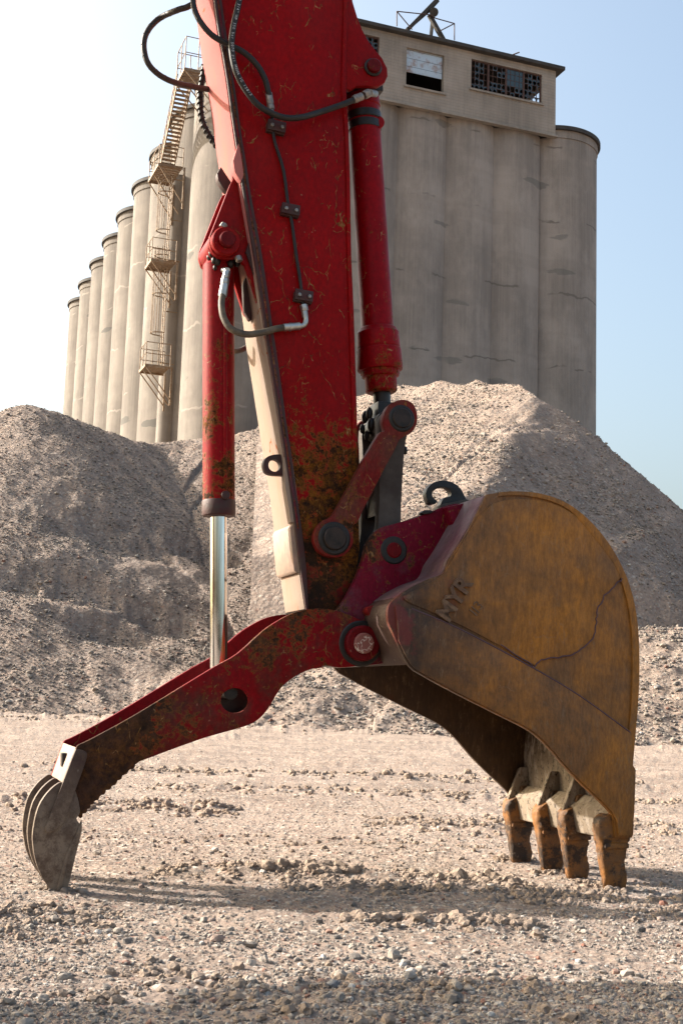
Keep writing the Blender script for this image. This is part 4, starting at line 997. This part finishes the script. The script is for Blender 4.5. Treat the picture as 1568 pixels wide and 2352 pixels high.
# centre link down to the bucket
ED = MID-.2
BP = onpl(904, 1264, ED, MID)
dv = (BP-CB_); dl = dv.length; dv.normalize(); sd_ = Vector((-dv.z, 0, dv.x))
def cl(t, s): p = CB_+dv*t+sd_*s; return (p.x, p.z)
hw_ = .052
co = [cl(-.05,-.03),(cl(-.05,.03)),cl(0,hw_+.015),cl(.14,hw_),cl(dl-.1,hw_),cl(dl+.02,.075),cl(dl+.07,.03),cl(dl+.07,-.03),cl(dl+.02,-.07),cl(dl-.12,-hw_),cl(.14,-hw_-.01),cl(0,-hw_-.02)]
for d0, d1 in ((MID-.135, MID-.085), (MID+.085, MID+.135)):
    bm = B(); prism(bm, smc(co, 3), d0, d1); cl_o = fin_(bm, 'bucket_link', m_grey, exc, .006, 30)
bm = B(); a = CB_+dv*(dl*.45); box(bm, (a.x, MID, a.z), .07, .2, .30, Matrix.Rotation(math.atan2(dv.x, dv.z)+math.pi, 3, 'Y')); fin_(bm, 'cross_brace', m_grime, cl_o, .005)

# --- bucket (near side plate in the plane d = 0)
edge_in = [(1116,1136),(1091,1186),(1066,1231),(1045,1265),(1031,1286),(1024,1306),(1012,1320),(981,1331),(941,1351),(911,1372)]
corner = [(897,1384),(890,1400),(891,1428)]
low = [(912,1476),(940,1530),(972,1552),(1022,1580),(1100,1620),(1160,1650),(1200,1670),(1228,1688),(1258,1716),(1300,1765),(1340,1806),(1378,1842),(1402,1868),(1408,1884)]
back = [(1412,1924),(1451,1924),(1456,1860),(1459,1770),(1450,1760),(1455,1700),(1462,1620),(1465,1540),(1464,1470),(1458,1410),(1446,1355),(1426,1303),(1396,1250),(1356,1201),(1312,1164),(1270,1143),(1225,1132),(1180,1129),(1145,1131)]
side = sm(q(edge_in, 0), 3)+sm(q(corner, 0), 2)+sm(q(low, 0), 3)+q(back[:5], 0)+sm(q(back[5:], 0), 4)
bm = B(); prism(bm, side, 0, .022); bucket = fin_(bm, 'bucket', m_buck, exc, .004, 30)
bm = B(); prism(bm, side, BW-.022, BW); fin_(bm, 'side_plate', m_inner, bucket, .004, 30)
# wrapper: from the top round the back to the cutting edge
wr = q([(1116,1136)], 0)+sm(q(list(reversed(back[5:])), 0), 4)+q([(1450,1760),(1456,1860),(1451,1912)], 0)
def inset(poly, t):
    out = []; n = len(poly)
    for i in range(n):
        a = Vector(poly[max(i-1, 0)]); b = Vector(poly[min(i+1, n-1)]); d = (b-a).normalized(); out.append((poly[i][0]+d.y*t, poly[i][1]-d.x*t))
    return out
c_in = inset(wr, .028)
cc = Vector(q([(1250,1500)], 0)[0])
if (Vector(c_in[10])-cc).length > (Vector(wr[10])-cc).length: c_in = inset(wr, -.028)
bm = B(); prism(bm, wr+list(reversed(c_in)), .004, BW-.004); fin_(bm, 'wrapper', m_inner, bucket, 0, 30)
m_in2 = inset(wr[-12:], -.030 if c_in != inset(wr, .028) else .030)
bm = B(); e = c_in[-16:]; e2 = [(a[0]-.004, a[1]) for a in e]; prism(bm, e+list(reversed(e2)), .024, BW-.024); fin_(bm, 'floor_plate', m_mud, bucket, 0)
# rolled rim of the wrapper standing proud of the side plate
rim_o = sm(q(list(reversed(back[4:])), 0), 4); rim_i = sm(q([(x-(15 if y > 1200 else 6)*(1 if x > 1200 else .3), y+(9 if y < 1300 else 0)) for x, y in reversed(back[4:])], 0), 4)
bm = B(); prism(bm, rim_o+list(reversed(rim_i)), -.008, .01); fin_(bm, 'rim', m_buckplate, bucket, .004, 30)
# raised lower band (side cutter) and upper wear plate, with the weld between them
band = sm(q([(905,1392),(960,1405),(1030,1435),(1120,1480),(1225,1537),(1330,1600),(1445,1683)], 0), 3)+q([(1447,1755),(1454,1766),(1449,1918),(1416,1918),(1412,1884)], 0)+list(reversed(sm(q([(913,1472),(941,1526),(972,1548),(1022,1576),(1100,1616),(1160,1646),(1200,1666),(1228,1684),(1258,1712),(1300,1761),(1340,1802),(1378,1838),(1404,1866)], 0), 3)))
bm = B(); prism(bm, band, -.014, .01); fin_(bm, 'side_cutter', m_buck, bucket, .006, 30)
wp = sm(q([(1095,1190),(1070,1232),(1035,1290),(1010,1325),(950,1356),(925,1376),(985,1404),(1060,1438),(1140,1480),(1212,1520)], 0), 3)+sm(q([(1226,1529),(1240,1516),(1280,1509),(1318,1500),(1345,1482),(1362,1460),(1367,1430),(1370,1400),(1386,1368),(1414,1340)], 0), 3)+sm(q([(1424,1322),(1400,1275),(1362,1224),(1318,1184),(1268,1158),(1215,1148),(1165,1148),(1125,1160)], 0), 3)
bm = B(); prism(bm, wp, -.007, .01); fin_(bm, 'wear_plate', m_buckplate, bucket, .003, 30)
rr_ = random.Random(4)
bm = B(); tube(bm, [pt(x+rr_.uniform(-2,2), y+rr_.uniform(-2,2), -.008) for x, y in sm(((1150,1482),(1212,1522),(1226,1530),(1240,1517),(1280,1510),(1318,1501),(1345,1483),(1363,1460),(1368,1430),(1372,1400),(1388,1368),(1416,1340),(1430,1330)), 4)], px(1.5), 8, 2)
tube(bm, [pt(x, y, -.013) for x, y in ((945,1398),(1030,1433),(1120,1478),(1225,1535),(1330,1598),(1446,1682))], px(1.8), 8, 6); fin_(bm, 'weld_seam', m_weld, bucket, 0, 60)
# torque tube across the mouth at the hinge
tt_ = q([(911,1374),(897,1386),(891,1404),(893,1432),(912,1476),(939,1528),(965,1500),(1000,1400),(1010,1330),(981,1333),(941,1353)], 0)
bm = B(); prism(bm, tt_, .024, BW-.024); fin_(bm, 'torque_tube', m_prong, bucket, .006, 30)
# concave top shell between hinge and wrapper
ti = sm(q(edge_in, 0), 3); t_in = [(p[0]+.035, p[1]-.02) for p in ti]
bm = B(); prism(bm, ti+list(reversed(t_in)), .004, BW-.004); fin_(bm, 'top_shell', m_shell, bucket, .003, 30)
# ears
earp = sm(q([(770,1406),(790,1380),(813,1338),(831,1292),(843,1249),(859,1224),(876,1211),(905,1203),(954,1189),(997,1172),(1030,1160),(1052,1156)], ED), 3)+q([(1075,1165),(1062,1215),(1020,1300),(985,1350),(950,1400),(920,1500),(880,1524),(830,1530),(790,1520),(764,1490),(762,1450)], ED)
for d0, d1 in ((ED, ED+.04), (MID+.16, MID+.20)):
    bm = B(); prism(bm, earp, d0, d1); eo = fin_(bm, 'ear', m_ear if d0 < MID else m_face, bucket, .005, 30)  # far ear takes the paler front-face colour, its sunlit look painted in
bm = B(); prism(bm, q([(1012,1168),(1050,1160),(1085,1165),(1066,1215),(1026,1290),(1000,1318),(1012,1270),(1030,1215)], ED), ED-.06, ED+.0); fin_(bm, 'ear_gusset', m_ear, bucket, .008, 30)
pin('pin', 904, 1264, ED, 18, .010, m_pinred, bucket, [(33, .004, m_grime)])
bm = B(); cyl(bm, (BP.x, ED+.03, BP.z), (BP.x, MID+.2, BP.z), .035); fin_(bm, 'pin_shaft', m_grime, bucket)
bm = B(); prism(bm, smc(q([(967,1181),(969,1174),(985,1172),(992,1176),(1000,1173),(985,1180)], ED), 2), ED-.012, ED+.03); fin_(bm, 'lock_bolt', m_grime, bucket, .002)
# hook on the back of the bucket
hk = q([(1064,1160),(1060,1136),(1049,1119),(1031,1108),(1009,1105),(990,1111),(977,1124),(974,1139),(979,1153),(988,1160),(997,1157),(998,1150),(991,1145),(988,1136),(994,1127),(1007,1121),(1021,1122),(1030,1130),(1030,1141),(1014,1146),(1010,1168)], MID-.05)
bm = B(); prism(bm, smc(hk, 3), MID-.07, MID-.03); ho = fin_(bm, 'lifting_hook', m_grime, bucket, .007, 30)
bm = B(); hb_ = q([(1000,1176),(1004,1162),(1060,1150),(1086,1160),(1086,1176)], MID-.05); prism(bm, hb_, MID-.10, MID); fin_(bm, 'hook_base', m_grey, ho, .004)
# cast lettering
def sideM(x, y, ang, d=-.009):
    c = L(x, y, 0); return Matrix.Translation((c.x, d, c.z)) @ Matrix.Rotation(R(90), 4, 'X') @ Matrix.Rotation(ang, 4, 'Z')
letters('MYR', px(56), m_letter, 'raised_letters', bucket, sideM(1040, 1377, R(58), -.013), .006)
letters('II3', px(34), m_letter, 'raised_letters', bucket, sideM(1092, 1398, R(56)), .0015)
# teeth
def tooth(d, dy, seed, wdt=.074):
    o = [(1408,1866),(1386,1880),(1380,1896),(1381,1920),(1386,1944),(1390,1975),(1396,2012),(1402,2046),(1422,2053),(1443,2052),(1451,2026),(1447,2004),(1443,1986),(1448,1962),(1447,1945),(1455,1928),(1453,1905),(1451,1888),(1455,1850),(1420,1840)]
    oo = smc(q(o, 0), 4); rr = random.Random(seed)
    zs_ = [p[1] for p in oo]; zt, zb = max(zs_), min(zs_)
    bm = B(); n = 9; rings = []
    cx = {}
    for k in range(n):
        s = -1+2*k/(n-1); ring = []
        for (u, z) in oo:
            f = (zt-z)/(zt-zb)                                 # 0 at root, 1 at tip
            half = wdt/2*(1.0 if f < .35 else 1.0-.50*(f-.35)/.65)*(1.10 if .38 < f < .50 else 1)
            sc = 1-.16*abs(s)**4
            uc = L(1420, 1950, 0).x
            ring.append(bm.verts.new((uc+(u-uc)*sc+rr.uniform(-.0025,.0025), d+half*s+rr.uniform(-.002,.002), z+(.012*abs(s)**3*f))))
        rings.append(ring)
    m = len(oo)
    for a, b in zip(rings, rings[1:]):
        for i in range(m): bm.faces.new((a[i], a[(i+1) % m], b[(i+1) % m], b[i]))
    tri = geometry.tessellate_polygon([[Vector((p[0], p[1], 0)) for p in oo]])
    for t in tri:
        bm.faces.new([rings[0][i] for i in t]); bm.faces.new([rings[-1][i] for i in t])
    t_ = fin_(bm, 'tooth', m_tooth, bucket, 0, 50)
    bm = B(); zc = L(1420, 1944, 0); box(bm, (zc.x, d, zc.z), .135*.85, wdt*1.12, .022); fin_(bm, 'tooth_collar', m_tooth, t_, .006)
    if d > .1:     # wedge shaped adapter leg running up the bucket floor
        bm = B(); top = L(1395, 1800, 0)
        prism(bm, q([(1384,1880),(1402,1830),(1416,1790),(1440,1790),(1440,1900)], 0), d-.016, d+.016, taper=.9); fin_(bm, 'adapter_leg', m_mud, t_, .010)
for i, d in enumerate((.052, .365, .60, .91)): tooth(d, 0, i)
bm = B(); prism(bm, q([(1402,1868),(1412,1930),(1432,1936),(1452,1926),(1456,1850),(1430,1840)], 0), .03, BW-.03); fin_(bm, 'cutting_edge', m_mud, bucket, .006)

# --- thumb
DT = MID-.235; DF = MID+.205
tup = [(176,1719),(181,1711),(207,1699),(308,1644),(431,1569),(497,1529),(546,1501),(603,1450),(638,1426),(671,1409),(704,1400),(744,1398),(784,1406),(816,1419),(848,1436),(862,1462),(866,1484),(860,1505),(846,1521),(816,1530),(780,1533),(750,1529),(716,1536),(680,1552),(650,1575),(632,1600),(617,1626),(596,1650),(563,1668),(462,1697),(321,1749)]
def serr():
    a, b = [(310,1757),(284,1778),(262,1800),(238,1820),(214,1842),(200,1858),(183,1878)], []
    A = [Vector((x, y, 0)) for x, y in a]; P = catmull(A, 8); out = []; acc = 0
    for i, p in enumerate(P):
        out.append((p.x+3.2*abs(math.sin(i*math.pi/4.4)), p.y+3.2*abs(math.sin(i*math.pi/4.4))))
    return out
body = sm(q(tup, DT), 3)+q(serr(), DT)+q([(176,1866),(150,1830),(147,1798)], DT)
tip = smc(q([(147,1798),(136,1798),(110,1820),(88,1855),(77,1903),(76,1939),(84,1983),(101,2022),(120,2047),(136,2050),(152,2047),(158,2030),(170,1982),(183,1930),(188,1908),(184,1893),(176,1880),(184,1865),(178,1830),(165,1800)], DT), 3)
hole = q([(540,1609)], DT)[0]; hr_ = [(hole[0]+px(33)*math.cos(t), hole[1]+px(28)*math.sin(t)) for t in [2*math.pi*i/32 for i in range(32)]]
bm = B(); prism(bm, body, DT, DT+.026, [hr_]); thumb = fin_(bm, 'thumb', m_thumb, exc, .004, 40)
bm = B(); prism(bm, body, DF, DF+.026, [hr_]); fin_(bm, 'side_plate', m_thumbin, thumb, .004, 40)
for d0 in (DT-.004, MID-.02, DF-.004):
    bm = B(); prism(bm, tip, d0, d0+.034); fin_(bm, 'prong', m_prong, thumb, .005, 40)
# closing plate at the knuckle, belly plate, pivot tube
ep = q([(176,1717),(147,1799),(156,1806),(188,1722)], DT)
hh = []
bm = B(); prism(bm, ep, DT+.027, DF-.001); fin_(bm, 'end_plate', m_pale, thumb, .003)
bm = B(); 
es = q([(163,1748),(160,1757)], DT)
prism(bm, [(es[0][0]-.012, es[0][1]+.02),(es[0][0]-.009, es[0][1]-.035),(es[0][0]+.01, es[0][1]-.03),(es[0][0]+.01, es[0][1]+.02)], MID-.04, MID+.02); fin_(bm, 'worn_slot', m_grime, thumb, .004)
bp = q([(180,1740),(320,1742),(462,1690),(563,1661),(600,1640),(592,1634),(558,1650),(458,1680),(318,1730),(190,1728)], DT)
bm = B(); prism(bm, bp, DT+.027, DF-.001); fin_(bm, 'belly_plate', m_strip, thumb, .002)
bm = B(); prism(bm, q([(480,1600),(520,1570),(600,1545),(612,1580),(596,1640),(562,1654),(490,1680)], DT), DT+.11, DT+.125); fin_(bm, 'hole_shade_plate', m_grime, thumb, .003)  # added dark plate behind the hole, standing in for the shade inside
gp = smc(q([(168,1734),(176,1722),(196,1726),(196,1748),(166,1830),(148,1882),(128,1903),(109,1911),(104,1900),(112,1880)], DT), 3)
bm = B(); prism(bm, gp, DT-.020, DT+.01); fin_(bm, 'gusset', m_prong, thumb, .006)
rib = q([(188,1880),(178,1905),(150,1965),(128,2045),(140,2049),(156,1972),(182,1925),(189,1908)], DT); 
bm = B(); prism(bm, rib, DT-.012, DT+.01); fin_(bm, 'tip_rib', m_prong, thumb, .008)
pin('pin', 828, 1478, DT, 23, .050, m_pin, thumb, [(40, .035, m_pinred), (52, .004, m_grime)])
bm = B(); a = L(828, 1478, DT); cyl(bm, (a.x, DT+.03, a.z), (a.x, DF+.04, a.z), .075); fin_(bm, 'pivot_tube', m_grime, thumb)
bm = B(); prism(bm, q([(858,1452),(866,1442),(894,1424),(901,1440),(901,1466),(868,1474)], DT), DT-.03, DT+.02); fin_(bm, 'lock_tab', m_link, thumb, .004)
bm = B(); prism(bm, smc(q([(838,1398),(848,1392),(886,1386),(908,1378),(912,1404),(905,1424),(884,1430),(860,1440),(850,1436),(848,1420),(838,1408)], DT), 2), DT-.03, DT+.03); fin_(bm, 'hinge_stop', m_link, bucket, .006)
# stick boss at the hinge
bm = B(); cyl(bm, (a.x, DT+.03, a.z), (a.x, DF-.005, a.z), .095, n=36); prism(bm, q([(712,1396),(820,1290),(870,1440),(850,1515),(790,1520),(745,1470)], DS), DS+.004, DE-.004); fin_(bm, 'stick_boss', m_grime, stick, .006)

# --- thumb cylinder
RE = onpl(503, 1590, MID, MID)
tax = (RE-tp); TL = tax.length; tax.normalize()
def talong(y):
    return TL*min(range(0, 1001), key=lambda k: abs(rowof(tp+tax*TL*k/1000)-y))/1000
def tprof(lst): return [(talong(y), px(r, .35)) for y, r in lst]
bm = B(); lathe(bm, tp, RE, tprof([(604,30),(612,36),(1150,36.5)]), 48); tc = fin_(bm, 'thumb_cylinder', m_red2, exc, 0, 30)
bm = B(); lathe(bm, tp, RE, tprof([(1150,37),(1152,38),(1180,38),(1184,37),(1186,35)]), 48); fin_(bm, 'gland', m_strip, tc, 0, 30)
bm = B(); lathe(bm, tp, RE, tprof([(1150,19.5),(1590,19.5)]), 48); fin_(bm, 'rod', m_chrome, tc, 0, 30)
bm = B(); cyl(bm, (tp.x, MID-.085, tp.z), (tp.x, MID+.085, tp.z), px(38), n=40); cyl(bm, tp, tp+tax*talong(608), px(30)); fin_(bm, 'cylinder_eye', m_red2, tc, .004, 30)
bm = B(); s_ = Vector((-tax.z, 0, tax.x)); off = Vector((.012, -px(36, .35)-.002, 0)); tube(bm, [tp+tax*talong(640)+off, tp+tax*talong(1145)+off], px(4.5), 10, 1)
fin_(bm, 'pipe', m_red2, tc, 0, 60)
bm = B(); c = tp+tax*talong(1142)+off; cyl(bm, c+Vector((0,.02,0)), c-Vector((0,.012,0)), px(12), px(10), n=18); fin_(bm, 'port_boss', m_strip, tc, .002)
bm = B(); cyl(bm, (RE.x, DT+.03, RE.z), (RE.x, DF, RE.z), .03); cyl(bm, (RE.x, MID-.06, RE.z), (RE.x, MID+.06, RE.z), .05); fin_(bm, 'rod_eye', m_grime, tc, .003, 30)
bm = B()
for (x, y, r, d) in ((487,580,9,-.07),(482,590,8,-.03),(492,598,7,-.075),(500,600,8,-.08),(530,604,9,-.07),(476,583,5,-.0),(494,615,5,-.075),(545,602,9,-.05)):
    bm = B(); g = bmesh.ops.create_icosphere(bm, subdivisions=2, radius=px(r))['verts']; c = L(x, y, MID+d); bmesh.ops.transform(bm, matrix=Matrix.Translation(c)@Matrix.Diagonal((1,1,1.5,1)), verts=g)
    fin_(bm, 'grease', m_grime, tc, 0, 60)

# --- the rest of the machine, out of the picture to the left and above
sx = L(560, -330, DS); top = Vector((sx.x, MID, sx.z))
bm = B(); bo = [(top.x+.12, top.z-.1),(top.x-.5, top.z-.25),(top.x-1.5, 3.35),(top.x-2.4, 2.42),(top.x-2.8, 2.16),(top.x-4.0, 2.28),(top.x-6.8, 1.5),(top.x-7.1, 1.8),(top.x-5.6, 2.8),(top.x-4.1, 3.0),(top.x-2.9, 3.35),(top.x-2.0, 4.55),(top.x-1.2, top.z+.45),(top.x+.05, top.z+.3)]  # unseen boom, underside shaped so its shadow falls across the foreground
prism(bm, bo, MID-.25, MID+.25); boom = fin_(bm, 'boom', m_redclean, exc, .01)
bm = B(); prism(bm, [(top.x-.25, top.z-.3),(top.x+.55, top.z-.2),(top.x+.35, top.z+.5),(top.x+.05, top.z+.85),(top.x-.15, top.z+.6)], MID-.24, MID+.24); fin_(bm, 'stick_head', m_redclean, stick, .01)
cyb = Vector((top.x-2.0, MID, top.z+.55)); cye = Vector((top.x+.0, MID, top.z+.80))
bm = B(); cyl(bm, cyb, cyb.lerp(cye, .62), .085); cyl(bm, cyb.lerp(cye, .62), cye, .045); fin_(bm, 'stick_cylinder', m_red2, exc)
hx0 = top.x-6.9
bm = B(); prism(bm, [(hx0+.6, 1.15),(hx0+.75, 1.9),(hx0+.2, 2.35),(hx0-3.0, 2.35),(hx0-3.35, 1.9),(hx0-3.35, 1.15)], MID-1.25, MID+1.25); hs = fin_(bm, 'house', m_redclean, exc, .05)
bm = B(); prism(bm, [(hx0+.75, 1.3),(hx0+1.0, 2.0),(hx0+.7, 2.95),(hx0-.75, 3.0),(hx0-.95, 1.3)], MID+.38, MID+1.3); cb_ = fin_(bm, 'cab', m_wrapgrey, exc, .05)
bm = B(); prism(bm, [(hx0+.88, 1.75),(hx0+.96, 2.0),(hx0+.68, 2.82),(hx0-.6, 2.85),(hx0-.7, 1.75)], MID+.37, MID+1.31); fin_(bm, 'window', m_glass, cb_, .01)
bm = B(); cyl(bm, (hx0-1.2, MID, .75), (hx0-1.2, MID, 1.15), .6, n=40); box(bm, (hx0-1.2, MID, .62), 2.4, 1.9, .35); fin_(bm, 'undercarriage', m_wrapgrey, exc, .02)
for dd in (MID-1.3, MID+.8):
    x0, x1 = hx0-3.0, hx0+.6; ou = [(x0+.4+.45*math.cos(a), .47+.45*math.sin(a)) for a in [math.pi/2+math.pi*i/12 for i in range(13)]]+[(x1-.4+.45*math.cos(a), .47+.45*math.sin(a)) for a in [-math.pi/2+math.pi*i/12 for i in range(13)]]
    bm = B(); prism(bm, ou, dd, dd+.5)
    n = 20
    for i in range(n):
        x = x0+.4+(x1-x0-.8)*i/(n-1)
        for z_ in (.015, .925): box(bm, (x, dd+.25, z_), .05, .5, .03)
    fin_(bm, 'track', m_wrapgrey, exc, .01)
